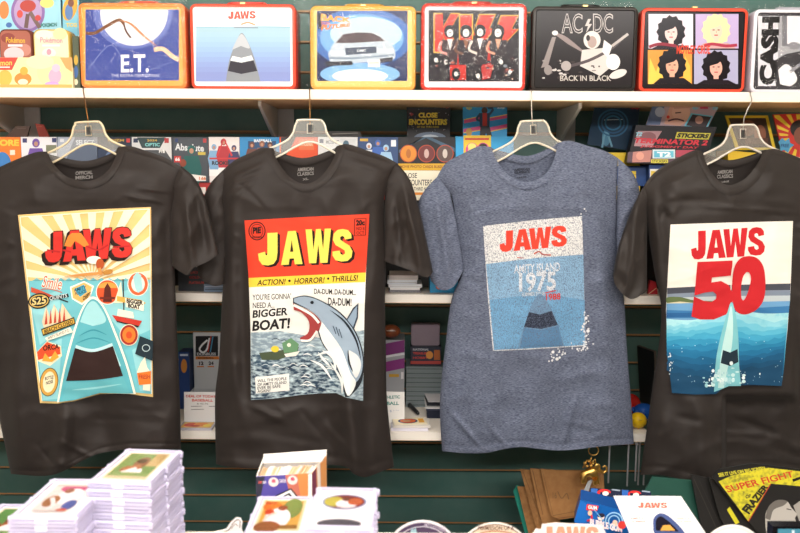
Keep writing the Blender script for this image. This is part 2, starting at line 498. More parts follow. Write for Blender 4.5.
def make_shirt(name, label, Yp, cloth, shL, shR, collar_o, collar_i, back_neck, Ls, Rs, hem, sleeves, folds, bulge=.05, seed=0, pa=(0,0,1,1)):
    """shL: outer->neck left shoulder, shR: neck->outer right shoulder; all pixel outlines seen at depth Yp"""
    shoulder = shL+shR
    rr = random.Random(seed)
    folds = list(folds)
    for k in range(16):
        xa, xb = collar_o[0][0]-35, collar_o[-1][0]+35
        side_ = rr.random()
        if side_ < .6:      # creases fanning out of the armholes
            sgn = -1 if rr.random() < .5 else 1
            x0_ = (xa if sgn > 0 else xb)+rr.uniform(-4, 14)*sgn; y0_ = rr.uniform(185, 280)
            an = rr.uniform(-.9, .9); ln = rr.uniform(22, 55)
            folds.append((x0_, y0_, x0_+sgn*ln*math.cos(an), y0_+ln*math.sin(an), rr.uniform(2.2, 4.5), rr.uniform(.0015, .0035)*rr.choice((-1, 1))))
        else:
            x0_ = rr.uniform(xa, xb-30); y0_ = rr.uniform(395, 460); an = rr.uniform(-.5, .9); ln = rr.uniform(25, 60)
            folds.append((x0_, y0_, x0_+ln*math.cos(an), y0_+ln*math.sin(an), rr.uniform(2.5, 5), rr.uniform(.0015, .0035)*rr.choice((-1, 1))))
    def depth(px, py):
        xl, xr = poly_at(Ls, py), poly_at(Rs, py)
        u = max(0.0, min(1.0, (px-xl)/max(xr-xl, 1)))
        e = (1-abs(2*u-1)**2.6)
        top = poly_y(shoulder, px)
        tv = ss(-2, 42, py-top)**.8
        d = bulge*math.sqrt(max(e, 0))*(.15+.85*tv)*min(1, tv*8+.02)
        ef = min(1, e*2.2)*min(1, tv*1.5)
        ins = ss(pa[0]-9, pa[0]+1, px)*(1-ss(pa[2]-1, pa[2]+9, px))*ss(pa[1]-9, pa[1]+1, py)*(1-ss(pa[3]-1, pa[3]+9, py))
        fo = sum(seg_fold(px, py, f)*((1-ins) if f[4] < 6.1 else 1) for f in folds)
        nz = noise.noise(Vector((px*.018+seed, py*.009, seed)))*.015 + noise.noise(Vector((px*.045+py*.012+seed, py*.02-px*.008, 3+seed)))*.005 + (.5-math.sqrt(noise.noise(Vector((px*.02+py*.022+seed, py*.03-px*.012, 13+seed)))**2+.004))*.014*(1-.7*ins)
        nz += noise.noise(Vector((px*.06, py*.2, 9+seed)))*.0005
        return Yp - d - (fo+nz)*ef
    base = P(collar_o[len(collar_o)//2][0], hem[len(hem)//2][1], Yp)
    root = thing('t_shirt', label, 't-shirt', base)
    nu, nv = 120, 170
    mb = MB('fabric')
    g = coons(shL+collar_o[1:-1]+shR, hem, Ls, Rs, nu, nv)
    hl = len(Ls)
    def hemgroove(v, y0, y1):
        hh = (1-v)*(y1-y0)
        return -.0022*math.exp(-((hh-9)/2.0)**2)
    fr = []
    for row in g:
        for (x, y, u, v) in row:
            fr.append(P(x, y, depth(x, y)-hemgroove(v, 150, 470)))
    mb.add(fr, grid_faces(nu, nv), cloth, True)
    gb = coons(shL+back_neck+shR, [(a, b-5) for a, b in hem], Ls, Rs, 60, 70)
    bk = []
    for row in gb:
        for (x, y, u, v) in row:
            e = math.sqrt(max(0, 1-abs(2*u-1)**2.6))
            top = poly_y(shoulder, x)
            bk.append(P(x, y, Yp+.014*e*ss(-6, 30, y-top)+.0004))
    mb.add(bk, grid_faces(60, 70, 0, True), cloth, True)
    o = mb.build('body', root)
    # collar: front rib and the inside of the back rib
    n = 40
    co, ci = resample(collar_o, n), resample(collar_i, n)
    cb = MB('fabric'); rings = []
    for k in range(6):
        t = k/5; row = []
        for i in range(n):
            x = co[i][0]*(1-t)+ci[i][0]*t; y = co[i][1]*(1-t)+ci[i][1]*t
            yy = depth(co[i][0], co[i][1])
            row.append(P(x, y, yy-.0022-.0012*math.sin(math.pi*t)+.005*t*t))
        rings.append(row)
    cb.add([q for r in rings for q in r], grid_faces(n, 6), cloth, True)
    bn = resample([collar_i[0]]+back_neck+[collar_i[-1]], n)
    rows = []
    for k in range(4):
        t = k/3
        rows.append([P(x, y+7.5*t*math.sin(math.pi*min(1, max(0, (i+.5)/n)))**.5, Yp+.008*math.sin(math.pi*i/(n-1))-.0015*math.sin(math.pi*t)-.001) for i, (x, y) in enumerate(bn)])
    cb.add([q for r in rows for q in r], grid_faces(n, 4), cloth, True)
    o = cb.build('collar', root)
    for sl in sleeves:
        A, outer, inner, cuff, fwd, rad = sl[:6]
        lay = sl[6] if len(sl) > 6 else []
        sm = MB('fabric')
        # A: from outer top to inner (armhole/top edge); outer: down to cuff; inner: down to cuff; cuff: outer->inner
        gs = coons(A, cuff, outer, inner, 34, 44)
        f1 = []; f2 = []
        for row in gs:
            for (x, y, u, v) in row:
                e = math.sqrt(max(0, 1-abs(2*u-1)**2.4))
                r = rad*e*(.12+.88*ss(0, .4, v))
                nz = noise.noise(Vector((x*.05+seed, y*.03, 21+seed)))*.010*e + (.5-math.sqrt(noise.noise(Vector((x*.05+y*.02,y*.035,31+seed)))**2+.003))*.016*e
                fo = sum(seg_fold(x, y, f) for f in lay)*e
                hg = .0010*math.exp(-(((1-v)*100-9)/2)**2)
                y0 = Yp-fwd*v
                f1.append(P(x, y, y0-r-nz-fo+hg)); f2.append(P(x, y, y0+r*.5+.0006))
        sm.add(f1, grid_faces(34, 44), cloth, True); sm.add(f2, grid_faces(34, 44, 0, True), cloth, True)
        sm.build('sleeve', root)
    return root, depth
def shirt_map(depth):
    def f(px, py, l):
        return P(px, py, depth(px, py)-l)
    return f
def make_print(root, depth, shapes, mx=2.0, eps=.00024):
    mb = MB('print'); draw(mb, shirt_map(depth), shapes, eps, 3, mx)
    return mb.build('print', [c_ for c_ in root.children if c_.name.startswith('body')][0])
def neck_label(root, Yp, cx, cy, c, rows, bn_off=.0095):
    mb = MB('print')
    sh = []
    for i, (wd, h, dy, s) in enumerate(rows): sh += T(s, cx-wd/2, cy+dy, cx+wd/2, cy+dy+h, c, .03, rise=1.0)
    draw(mb, lambda x, y, l: P(x, y, Yp+bn_off-l), sh, .0002, 1)
    mb.build('neck_label', [c_ for c_ in root.children if c_.name.startswith('collar')][0])
DK = ('#28211e', 'fabric')
Y1, Y2, Y3, Y4 = 1.862, 1.897, 1.934, 1.888

s1, d1 = make_shirt('t_shirt', 'dark t-shirt with sunburst and teal sea print, leftmost on the rail', Y1, DK,
    [(-22,181),(-8,171),(15,160),(40,151.5)], [(126,146),(150,152),(166,158),(181,167)],
    [(40,151.5),(44,161),(52,172.5),(64,183),(85,189),(104,184),(115,173),(122,160),(126,146)],
    [(47,151.5),(51,160),(58,169),(68,177),(85,181),(99,177.5),(109,169),(115,158),(118,147)],
    [(52,155),(85,161),(112,153)],
    [(-22,181),(-26,230),(-20,285),(-12,360),(0,422),(11,474)],
    [(181,167),(176,188),(174,215),(175,275),(177,330),(180,400),(181,449)],
    [(11,474),(38,476),(54,474.5),(70,468),(82,461),(98,454),(120,450),(150,449),(181,449)],
    [([(181,166),(176,178),(172,196)], [(181,166),(193,176),(203,193),(211,220),(219,254)], [(172,196),(170,225),(172,266)], [(219,254),(207,262),(194,268),(188,275),(173,266)],   .012, .022,
       [(196,190,206,250,5,-.010),(186,200,192,262,5,.010)]),
     ([(-38,196),(-26,184),(-22,205)], [(-38,196),(-55,240),(-62,280)], [(-22,205),(-2,235),(2,280)], [(-62,280),(-30,287),(2,281)], .008, .03)],
    [(66,405,58,480,13,.020),(100,400,110,460,16,-.010),(172,200,150,245,7,.006),(60,200,30,330,20,.006),(168,215,172,330,7,-.008),
     (125,196,166,203,3,.003),(140,188,170,192,3,.003),(20,300,14,460,10,.008),(100,160,30,185,5,.0)], .05, 1.3, (18,207,153,403))
s2, d2 = make_shirt('t_shirt', 'dark t-shirt with red and yellow comic cover print, beside the blue shirt', Y2, DK,
    [(222,171),(235,160),(250,153),(264,147.5)], [(345,144),(372,152),(386,157),(397,163)],
    [(264,147.5),(267,158),(274,171),(285,183),(304,192),(323,185.5),(335,172),(342,157),(345,144)],
    [(273,148),(276,158),(283,169),(292,178.5),(305,184),(318,179),(328,168),(334,157),(337,146)],
    [(278,152),(304,158),(331,150)],
    [(222,171),(220,195),(223,235),(224,268),(222,300),(219,360),(215,400),(216,464)],
    [(397,163),(388,185),(384,205),(386,262),(385,300),(386,350),(387,400),(394,467)],
    [(216,464),(230,467),(258,468.5),(295,467),(327,465),(346,467),(354,474),(366,477),(383,471),(394,467)],
    [([(222,171),(226,182),(226,200)][::-1][::-1], [(222,171),(210,184),(203,200),(196,235),(198,276)], [(226,200),(228,230),(225,284)], [(198,276),(207,283),(215,286),(225,284)], .0, .016),
     ([(397,163),(390,175),(385,190)], [(397,163),(410,180),(419,208),(426,238),(433,272)], [(385,190),(384,225),(384,261)], [(433,272),(426,277),(407,269),(384,261)], .012, .022,
       [(404,185,420,262,5,.010),(396,200,402,262,4,-.008)])],
    [(346,372,358,480,11,.018),(325,400,330,470,12,-.010),(232,190,228,300,7,.010),(240,240,246,420,9,-.010),(262,165,226,182,4,.005),(255,180,228,200,4,.004),
     (225,330,250,440,10,.008),(245,402,284,421,3,.006),(284,412,272,396,2.5,.003),(262,165,228,178,2.5,.004),(258,176,230,186,2.5,.004),(240,185,262,205,3,-.003),(380,200,372,300,7,.005),(350,160,385,172,4,.004)], .05, 4.1, (244,214,370,401))
HB = ('#464c5e', 'heather')
s3, d3 = make_shirt('t_shirt', 'heather blue-grey t-shirt with faded pale print, between two dark shirts', Y3, HB,
    [(437,177),(446,163),(462,154),(481,146)], [(565.5,141),(590,146.5),(605,151),(618,158)],
    [(481,146),(485,157),(494,171),(507,183),(527,190),(545,184.5),(556,173),(562.5,158),(565.5,141)],
    [(491,147),(495,157),(502,168),(512,177.5),(528,182),(541,177.5),(550,168),(555,156),(557.5,143)],
    [(497,150),(527,156),(551,147)],
    [(437,177),(451,195),(456,222),(463,268),(452,298),(446,340),(440,400),(442,451)],
    [(618,158),(617,185),(616,233),(618,262),(624,300),(627,350),(631,400),(634,444)],
    [(442,451),(462,453),(484,453),(505,449),(522,447),(540,449),(560,450.5),(580,449),(605,446),(634,444)],
    [([(437,177),(447,186),(452,200)], [(437,177),(425,190),(418,206),(420,240),(431,281)], [(452,200),(459,232),(464,269)], [(431,281),(442,290),(454,286),(464,269)], .006, .016,
       [(436,195,450,280,5,.008)]),
     ([(618,158),(618,172),(617,190)][::-1], [(617,190),(616,233),(617,268)], [(618,158),(632,172),(640,192),(645,232),(646,268)], [(617,268),(630,274),(646,268)], .0, .018)],
    [(449,410,480,446,2.2,.006),(576,396,562,446,5,.006),(470,360,455,440,8,-.006),(500,330,480,440,16,.006),(600,250,610,430,12,.006),(545,395,550,440,12,-.005)], .045, 7.7, (483,216,586,351))
s4, d4 = make_shirt('t_shirt', 'dark t-shirt with large red number over deep water print, rightmost', Y4, ('#292320', 'fabric'),
    [(645,184),(655,172),(672,161),(696,150)], [(772,149),(790,154),(806,161),(826,172)],
    [(696,150),(699,161),(705,174),(714,187),(729,195),(748,189),(760,177),(768,163),(772,149)],
    [(702,151),(705,160),(710,170),(718,180),(729,185),(743,180),(753,170),(760,159),(763,150)],
    [(708,155),(731,160),(757,153)],
    [(645,184),(646,215),(654,270),(661,305),(660,335),(654,375),(648,420),(640,475)],
    [(826,172),(830,230),(832,300),(838,380),(842,478)],
    [(640,475),(660,475),(680,479),(697,483),(712,484),(720,480),(726,471),(745,470),(775,471),(805,475),(842,478)],
    [([(645,184),(648,192),(648,202)], [(645,184),(636,200),(626,224),(618,248),(613,273)], [(648,202),(647,240),(647,291)], [(613,273),(616,286),(631,299),(647,291)], .014, .02,
       [(636,215,628,290,5,.006)]),
     ([(826,172),(838,182),(845,195)][::-1], [(845,195),(830,220),(836,280)][::1], [(826,172),(860,220),(880,285)], [(836,280),(858,290),(880,285)], .0, .03)],
    [(724,325,724,482,3,-.03,'step'),(652,195,663,290,6,.008),(662,200,672,300,6,-.008),(700,400,706,480,12,.008),(668,400,650,470,10,.006),(745,380,752,470,14,-.004),(690,205,790,212,3,.003)], .05, 11.2, (666,221,793,394))
for rt, Yp, cx, cy, c, rows in ((s1,Y1,84,171,'#8f8a86',[(17,3.6,0,'OFFICIAL'),(17,3.6,4.6,'MERCH')]), (s2,Y2,305.5,167.5,'#8f8a86',[(16,3.6,0,'AMERICAN'),(16.5,3.6,4.4,'CLASSICS'),(6,2.2,10.5,'XL')]),
                                (s3,Y3,522,168,'#34363f',[(15.5,2.6,0,'AMERICAN'),(15.5,2.2,3,'CLASSICS'),(9,1.6,8.5,'LARGE')]), (s4,Y4,725,170,'#8f8a86',[(15,3.6,0,'AMERICAN'),(16,3.8,4.4,'CLASSICS'),(8,1.8,10.8,'LARGE')])):
    neck_label(rt, Yp, cx, cy, c, rows)

# ---- print of the first shirt: sunburst over a teal sea, badges
q = [(18,215),(84,210),(151,207),(153,397),(125,393.5),(100,394),(75,401),(58,403.5),(40,403)]
qc = [(18,215),(151,207),(153,397),(40,403)]
a1 = G(q, '#f0c982')
for k in range(26):
    th = math.radians(180+k*180/26+3.5)
    if k % 2 == 0:
        t2 = th+math.radians(180/26)
        a1 += G([(92,281),(92+160*math.cos(th),281+160*math.sin(th)),(92+160*math.cos(t2),281+160*math.sin(t2))], '#fbeecd', cl=[(20,217),(149.5,209),(150,279),(28,281)])
wave = [(28.5,281)]+[(28.5+k*4.05, 279+(1.6 if k % 2 else -1.2)) for k in range(1, 30)]+[(151,279)]
a1 += G(wave+[(152,394),(125,391.5),(100,392),(75,399),(58,401.5),(42,401)], '#74c2cc')
for p in ([(30,300),(60,290),(60,330),(40,345)], [(95,300),(150,283),(150,330),(128,340)], [(38,350),(62,338),(58,399),(43,400)], [(132,350),(151,340),(152,392),(140,391)]):
    a1 += G(p, '#95d3d8')
for p in ([(20,217),(149.5,209)], [(20,217),(42,401)], [(149.5,209),(151.5,394)]): a1 += L(p, .7, '#fdf6e4')
for d in (3, 2.2, 1.4): a1 += JW(45,229.5,132,260,'#2e201c',rise=6,dx=-d,dy=d*.9,gr=.8)
a1 += JW(45,229.5,132,260,'#33231e',rise=6,gr=.8)
a1 += JW(45,229.5,132,260,'#d3372f',rise=6)
a1 += G([(64,246),(68,236),(72,233),(81,233),(86,240),(89,245),(84,247),(80,244),(75,241),(71,247)], '#ee8a3a')
for p in ([(47,250),(60,252)], [(63,250),(71,252)], [(86,246),(98,250),(108,245)], [(113,247),(130,246)]): a1 += L(p, 1.6, '#b8282a', 8)
# small tan bather blob and speech disc
a1 += E(94,260,7.5,4,'#fbf3df')+L([(60,277),(78,275),(92,273),(104,275)], 3.4, '#fdf3df', 14, True)+L([(64,276.5),(80,275),(96,273.5),(110,272)], 3.2, '#dc9a55', 14, True)+E(100,264,4,5.5,'#b9552c')+L([(99,268),(101,275)], 3.5, '#dc9a55')+E(108,272,5,2.6,'#c2883f',-15)
# badges
a1 += E(138,284,10.5,12,'#fbf3e4')+RING(138,284,9.8,11.2,3,'#e2673c')+G([(133,277),(137,272),(141,275),(143,290),(138,293),(135,288)], '#a6d7da')
a1 += E(107.5,292,11.6,12.6,'#fbf3e4')+E(107.5,292,10.8,11.8,'#d9572f')+E(107.5,288,9.4,6,'#f0a04a',a0=180,a1=360)+G([(103,302),(104.5,288),(107.5,283),(110.5,288),(112,302)], '#5c2a22')+R(100,297,115,299,'#6e2f25')
a1 += T('Smile',41,276.5,61,289,'#fdf6e4',.06,rise=-3,it=.25)+T('Smile',41.5,277,60.5,288.5,'#cf5536',.0,rise=-3,it=.25)+L([(41,289.5),(50,289),(62,292.5)], .8, '#cf5536', 10)
a1 += G([(70,287),(84,281),(94,286),(90,298),(82,305),(72,299)], '#fbf3e4')+G([(71.5,288),(84,282.5),(92,287),(89,297),(82,303),(73,298)], '#e9b868')+G([(74,289),(84,284.5),(87,292),(80,297)], '#4aa3bd')+T('AMITY',74,287,86,290.5,'#20323c',.01,rise=3)+T('POLICE',75,291,86,294,'#20323c',.01,rise=3)+T('DEPT',83,294,91,298,'#31281f',.02,rise=5)
a1 += G([(31,287),(42,291),(56,297),(55,299),(31,292)], '#c8543a')+L([(54,297),(68,302)], 1.2, '#333333')
a1 += E(39,301,11,7.8,'#1f2326',-8)+E(39,301,9.6,6.4,'#d9b560',-8)+E(39,301,8.6,5.4,'#1f2326',-8)+T('S25',32,297,46,304.5,'#e8cf87',.03,rise=2)
a1 += G([(48,297),(68,293.5),(69,297),(49,300.5)], '#20262a')+T('QUINTS',49.5,295,67,299.5,'#dfe9e6',.01,rise=3)
a1 += G([(42,322),(46,306),(50,318),(54,304),(60,316),(62,303),(68,312),(73,319),(66,323),(44,328)], '#e7d5b0')
for x in (46,50.5,55,59.5,64): a1 += G([(x-1.4,325-(x-45)*.16),(x+.3,309-(x-45)*.1),(x+1.4,324-(x-45)*.16)], '#cc4a34')
a1 += G([(41,329),(74,317),(75.5,324),(43,336)], '#2c2620')+G([(42,330),(73.5,318.4),(74.6,323.2),(43.3,334.6)], '#d7ac4b')+T('BEACH CLOSED',0,0,0,0,'#2a211a',.02,quad=[(44,329.8),(72.5,319.4),(73.4,323.2),(44.6,333.8)])
a1 += G([(45,338),(70,327),(73,332),(47,341)], '#f5edd8')+T('AMITY ISLAND P.D.',0,0,0,0,'#3a3a3a',0,quad=[(47,337.4),(69,328.6),(70,331),(48,339.8)])
a1 += G([(114,303),(121,281),(123,303)], '#f6e8c5')+L([(123,279),(124,316)], 1, '#3c2b20')+G([(112,315),(142,321),(139,326),(116,320.5)], '#c43a2e')+G([(116,320.5),(139,326),(138,327.5),(117,322)], '#2c2a2a')+G([(118,309),(133,312),(134,318.5),(117,316)], '#f7ecd2')+G([(117,296),(141,300),(146,303),(141,306),(117,301)], '#d9ae51')
a1 += G([(125,298),(144,301.5),(143.5,311),(126,307)], '#f9f0d9')+T('BIGGER',126.5,299.5,143,304,'#2a211d',.05,rise=-2.5)+T('BOAT',128,304,140,308.5,'#2a211d',.05,rise=-2)
a1 += E(129,335,9.4,10.8,'#f6e9cb')+E(129,335,8.7,10.1,'#a5352c')+E(129,335,6.6,7.8,'#ea7f33')+E(129,335,3,3.6,'#d9512a')
a1 += G([(140,336),(153,341),(152.5,361),(135,354)], '#24333b')+RING(146,348,4,3.6,.6,'#cfe3e5')
a1 += G([(36,353),(47,341),(61,346),(62,356),(50,366),(38,361)], '#f4e6c4')+G([(37,352),(47,342),(60,347),(60.5,354),(38,360)], '#d9502d')+T('ORCA',43,344.5,59,350,'#2d1a15',.03,rise=2)+G([(42,361),(45,353),(50,359),(55,351),(59,357),(52,362)], '#e9a63e')
a1 += E(49,382,9.2,14.4,'#3b2b1f',8)+E(49,382,8.6,13.7,'#d7a44a',8)+E(49,382,6,10.6,'#f4e6c0',8)+T('BOTTLE',45,376,53.5,379.5,'#33261d',.02,rise=2)+T('NOSE',46,380.5,53,384,'#33261d',.02,rise=2)
a1 += G([(141,362),(145,357),(147,367),(151,373),(150,391),(143,390),(143,378),(137,372)], '#f7ead0')+G([(137,373),(151,371),(151,384),(139,385)], '#ec7c2e')+T('FRESH',139,374.5,150,379,'#b3402a',.02)
# plain banded sea buoy (stand-in)
a1 += G(interp([(57,402.5),(63,370),(72,335),(82,308),(92.5,296.5),(104,306),(117,335),(128,365),(136,394)], 40)+[(100,393),(75,400)], '#f7f2df')
a1 += G(interp([(59,402),(65,370),(74,336),(83,310),(92.5,299),(103,308),(115,336),(126,366),(133.5,393.5)], 40)+[(100,392.5),(75,400)], '#5eb0bb')
a1 += G(interp([(80,322),(86,307),(92.5,301),(99,306),(106,321),(93,326)], 24), '#a4d9dc')
for yy, w_ in ((332,14),(340,18)): a1 += L([(93-w_,yy+4),(93,yy-2),(93+w_,yy+3)], 1.4, '#3d929f', 14, True)
a1 += G(interp([(76,345),(93,349),(112,343)], 14)+interp([(121,366),(93,371),(69,371)], 14), '#bfe4e4')
a1 += G(interp([(75,348),(93,352),(113,346)], 14)+interp([(123,376),(95,380),(66,381)], 14), '#33211e')
a1 += G(interp([(67,382),(95,382),(123.5,377)], 14)+[(130,393.5),(100,393),(75,400),(62,401.6)], '#64b3bb')
a1 += L([(72,390),(95,388),(122,384)], 2, '#93cfd2', 12, True)
make_print(s1, d1, a1)

# ---- print of the second shirt: comic cover
q = [(244.5,220.5),(305,217),(369.5,214),(366.5,260),(364.5,310),(363,401),(346,397.5),(336,393),(318,393.5),(300,395),(275,398.5),(251,400),(250.5,330),(248.5,275)]
a2 = G(q, '#efece4')
a2 += G([(244.5,220.5),(305,217),(369.5,214),(365.8,272.5),(248.6,278)], '#e2432c')+G([(248.6,278),(365.8,272.5),(365.3,282),(249,287.3)], '#f3cb45')
LJ = (('J',258,233,277.5,265.5),('A',281,231,302.5,264.5),('W',305.5,229,331,263),('S',332.5,229,352.5,261.5))
for ch, x0, y0, x1, y1 in LJ: a2 += LT(ch, x0, y0, x1, y1, '#2a1c19', rise=1, dx=2.6, dy=1.8)+LT(ch, x0, y0, x1, y1, '#2a1c19', rise=1, dx=1.4, dy=1)
for ch, x0, y0, x1, y1 in LJ: a2 += LT(ch, x0, y0, x1, y1, '#f2d75c', rise=1)
a2 += RING(257,231,8.6,9.4,1,'#2a1c19')+RING(257,231,6.2,7,.6,'#2a1c19')+T('PIE',252.8,227,261,233.5,'#2a1c19',.05,rise=.6)+T('ACTION',252,236,262,238,'#2a1c19',.02)
a2 += L([(354.5,219),(366,218.4),(365.6,235),(354.5,236),(354.5,219)], .8, '#2a1c19')+T('20c',356,219.8,364.8,225.5,'#2a1c19',.06,rise=.4)+T('NO 8',356.5,227,364.4,230.2,'#2a1c19',0)+T('OCT',356.5,231.4,364.2,234.6,'#2a1c19',0)
a2 += T('ACTION!',257,279.2,285,285,'#2b211a',.02,rise=1.2,it=.15)+E(289.5,280.8,1.3,1.3,'#2b211a')+T('HORROR!',294,277.6,324,283.4,'#2b211a',.02,rise=1.4,it=.15)+E(328.2,278.6,1.2,1.2,'#2b211a')+T('THRILLS!',331,275.5,357.5,281.3,'#2b211a',.02,rise=1.3,it=.15)
a2 += T("YOU'RE GONNA'",252.5,293.8,291,299.6,'#2a2624',.01,rise=1.2)+T('NEED A...',252.8,302.4,274.5,308,'#2a2624',.01,rise=.6)
a2 += T('BIGGER',252.5,308.8,287.5,316.6,'#211d1c',.03,rise=3,it=.08)+T('BOAT!',252.2,319.2,289.5,329.8,'#211d1c',.035,rise=3,it=.08)
a2 += T('DA-DUM..DA-DUM...',314,289.2,356,294.6,'#211d1c',.02,rise=-1.2)+T('DA-DUM!',328,298,351.5,305.8,'#211d1c',.02,rise=-1)
sea = [(250.7,332.5),(280,331),(320,338),(364,330),(363,401),(346,397.5),(336,393),(318,393.5),(300,395),(275,398.5),(251,400)]
a2 += G(sea, ('#8496a2', 'sea'))
a2 += G([(250.8,352),(270,357),(300,352),(330,350),(345,370),(336,392),(300,394.5),(275,398),(251,399.6)], ('#3d5468', 'sea'))
a2 += G([(251,368),(275,366),(305,360),(328,370),(330,392),(300,394),(275,397.8),(251,399.4)], ('#2c4054', 'sea'))
random.seed(3)
for k in range(34):
    x = random.uniform(253,332); y = random.uniform(338,390)
    a2 += L([(x,y),(x+4,y-1.6),(x+9,y+.6)], random.choice((.7,1.1)), random.choice(('#1d2b38','#cfdadd','#f0f1ec')), 7, True)
# boat
a2 += G([(259,353),(276,351),(299,347),(297,353),(278,360),(262,360)], '#4b5640')+G([(282,343),(291,338),(299,344),(297,352),(284,353)], '#67906a')+E(289,345,2,2,'#dde3cf')+E(275,349,4,3.2,'#e4c83f')+G([(284,354),(300,351),(296,356),(286,357)], '#e9e6da')
# plain leaping grey-blue fish (stand-in)
a2 += G(interp([(293,298),(305,295.5),(320,300),(340,312),(355,330),(363,352),(363.5,372),(360,385),(350,396),(345,397)], 40)+interp([(345,397),(340,375),(332,358),(322,343),(318,330),(322,322),(313,312),(300,306),(293,303)], 40), '#2b3138')
a2 += G(interp([(294,298.5),(305,296.5),(320,301),(339,313),(354,331),(362,353),(362,371),(356,382),(350,372),(342,350),(332,335),(322,322),(313,312),(300,305),(294,302)], 60), '#9fb1c2')
a2 += G(interp([(322,322),(332,335),(342,350),(350,372),(356,383),(348,396),(341,376),(333,358),(323,343),(319,331)], 40), '#eef0ec')
a2 += G(interp([(293,303),(300,306.5),(313,313),(321,322),(318,331),(312,340),(304,341),(300,338),(308,333),(309,322),(302,313),(294,310)], 40), '#a3413f')
a2 += L([(293.5,305),(301,308.5),(312,315),(319,323)], 2.6, '#f6f3ea', 16)+L([(301,340.5),(310,340),(317,331)], 2.2, '#f6f3ea', 12)
a2 += E(312,302.5,1.8,1.6,'#20242a')
a2 += G([(346,320),(353,308),(358.5,303),(358,318),(354,329)], '#3a444f')+G([(347.5,320),(353.5,310),(357,306),(356.6,317),(353,327)], '#8ea2b5')
a2 += L([(330,310),(345,322),(356,340),(361,360)], 2.2, '#232a32', 20, True)
a2 += G(interp([(349,350),(358,356),(361,366),(356,378),(350,366),(348,356)], 24), '#e8ebe9')+L([(348,350),(349,362),(353,372)], 2, '#2a323b', 10, True)
for p in ([(333,326),(336,334)], [(336,327),(339,336)], [(339,329),(342,338)]): a2 += L(p, .8, '#41505e')
for p in ([(318,352),(324,360),(330,366)], [(322,350),(333,358),(336,372)], [(310,360),(322,366),(332,380)], [(330,362),(341,380),(342,394)], [(316,356),(328,352),(336,360)]): a2 += L(p, 2.6, '#f1f2ee', 14, True)
a2 += G([(255,377.5),(289,373.5),(289.5,390.5),(256,393.5)], '#f3f1ea')
for i, s in enumerate(('WILL THE PEOPLE','OF AMITY ISLAND','EVER BE SAFE','AGAIN?')):
    wd = (29,29,23,13)[i]; a2 += T(s,257.5,378.3+i*3.7,257.5+wd,381.2+i*3.7,'#2a2826',.01,rise=wd*.09)
make_print(s2, d2, a2)

# ---- print of the blue shirt: faded
W = lambda c: (c, 'worn')
q = [(483,226),(535,220),(582,216),(583.5,262),(585.5,346),(560,347.5),(528,349.5),(493,351),(488,300)]
a3 = G(q, W('#d9d8d6'))
a3 += G([(486,264),(535,258),(583.4,254.5),(585,345),(560,346.5),(528,348.5),(494,350)], W('#84aac8'))
a3 += G([(490,300),(520,296),(560,296),(584.5,300),(585,345),(560,346.5),(528,348.5),(494,350)], W('#6d9fc4'))
a3 += JW(499.5,228.2,567,249.2,('#d8402f','print'),rise=6.5)
a3 += L([(534,254),(539,251.5),(543,254.5),(551,255)], 1.5, W('#b5543f'), 12)+L([(517,257.5),(524,258)], .9, W('#b5543f'))
a3 += T('AMITY ISLAND',514,263.5,560,272.5,W('#cfd4da'),.02,rise=2.5)
a3 += T('1975',519,272,556,291.5,W('#d3d7dc'),.03,rise=1.5)+T('SUMMER TOUR',522,292,545,296,W('#c5ccd3'),.02,rise=1)
a3 += L([(545,293),(556,290.5)], 1, '#c23c30')+T('1988',546,293.5,560.5,300,('#c23c30','print'),.02,rise=1)
a3 += G(interp([(518,347.5),(526,320),(533,302),(540,294),(547,301),(556,320),(564,346)], 40), W('#6d8dab'))
a3 += G([(529,312),(540,314.5),(551.5,311),(558,325),(541,329),(524,327)], W('#262b3a'))
a3 += G([(524,328),(541,330),(558.5,326),(563,346),(520,347.4)], W('#557fa4'))
random.seed(11)
for k in range(70):
    b_ = random.random()
    x, y = (random.gauss(586, 2.2), random.uniform(312, 350)) if b_ < .55 else (random.gauss(556, 4.5), random.uniform(348, 362)) if b_ < .85 else (random.gauss(576,6), random.gauss(348,2))
    a3 += E(x, y, random.uniform(.4,1.3), random.uniform(.4,1.4), '#d8d9da', n=7)
for x, y, r in ((581,214,.8),(584.5,209,.9),(586,211,.5),(586,318,1.6),(588,331,1.8),(557,359,1.7),(553,352,1.6)): a3 += E(x, y, r, r, '#dcdcdc', n=8)
make_print(s3, d3, a3)

# ---- print of the last shirt: large red numerals over the sea
q = [(670.5,224.5),(730,222.5),(793,221),(790.5,290),(787.5,330),(781.5,386),(755,385),(729,385.5),(722,389),(716,394),(695,394.5),(672,393),(668,360),(666,310)]
a4 = G(q, '#efe8dc')
a4 += G([(667.2,288),(725,285),(790.6,283.5),(790,298),(667,302)], '#4a4c56')+G([(667.1,294),(725,291),(790.3,290),(790,300),(667,303)], '#7f8b9b')+G([(667.1,298),(725,296),(790.2,295.5),(790,302),(667,304)], '#b9c3c6')
a4 += G(interp([(666.8,303),(667,297.5),(680,297),(695,300.5),(712,301),(722,303),(700,305)], 24), '#5f6f45')+G([(667,303),(680,301.5),(700,303.5),(722,303.2),(700,306),(667,306)], '#cfc6a4')
a4 += G([(666.5,303.5),(725,302.5),(790,301),(788,318),(666.5,321)], '#6a9cc4')+G([(666.4,310),(700,311),(789.4,306),(788.2,318),(666.4,318)], '#3a76a8')+G([(666.4,313),(690,312.5),(720,316),(666.5,317.5)], '#2b5f93')
wl = interp([(666.5,318),(690,320),(710,317),(740,312),(765,313),(788.5,312)], 24)
bands = ['#a9dde4','#8fd0de','#74c3d8','#5ab4d0','#45a3c6','#3591b8','#2a80aa','#23709a','#1f628b','#1c577d','#1b4e71','#1b4767']
bot = [(781.5,386),(755,385),(729,385.5),(722,389),(716,394),(695,394.5),(672,393),(668,360)]
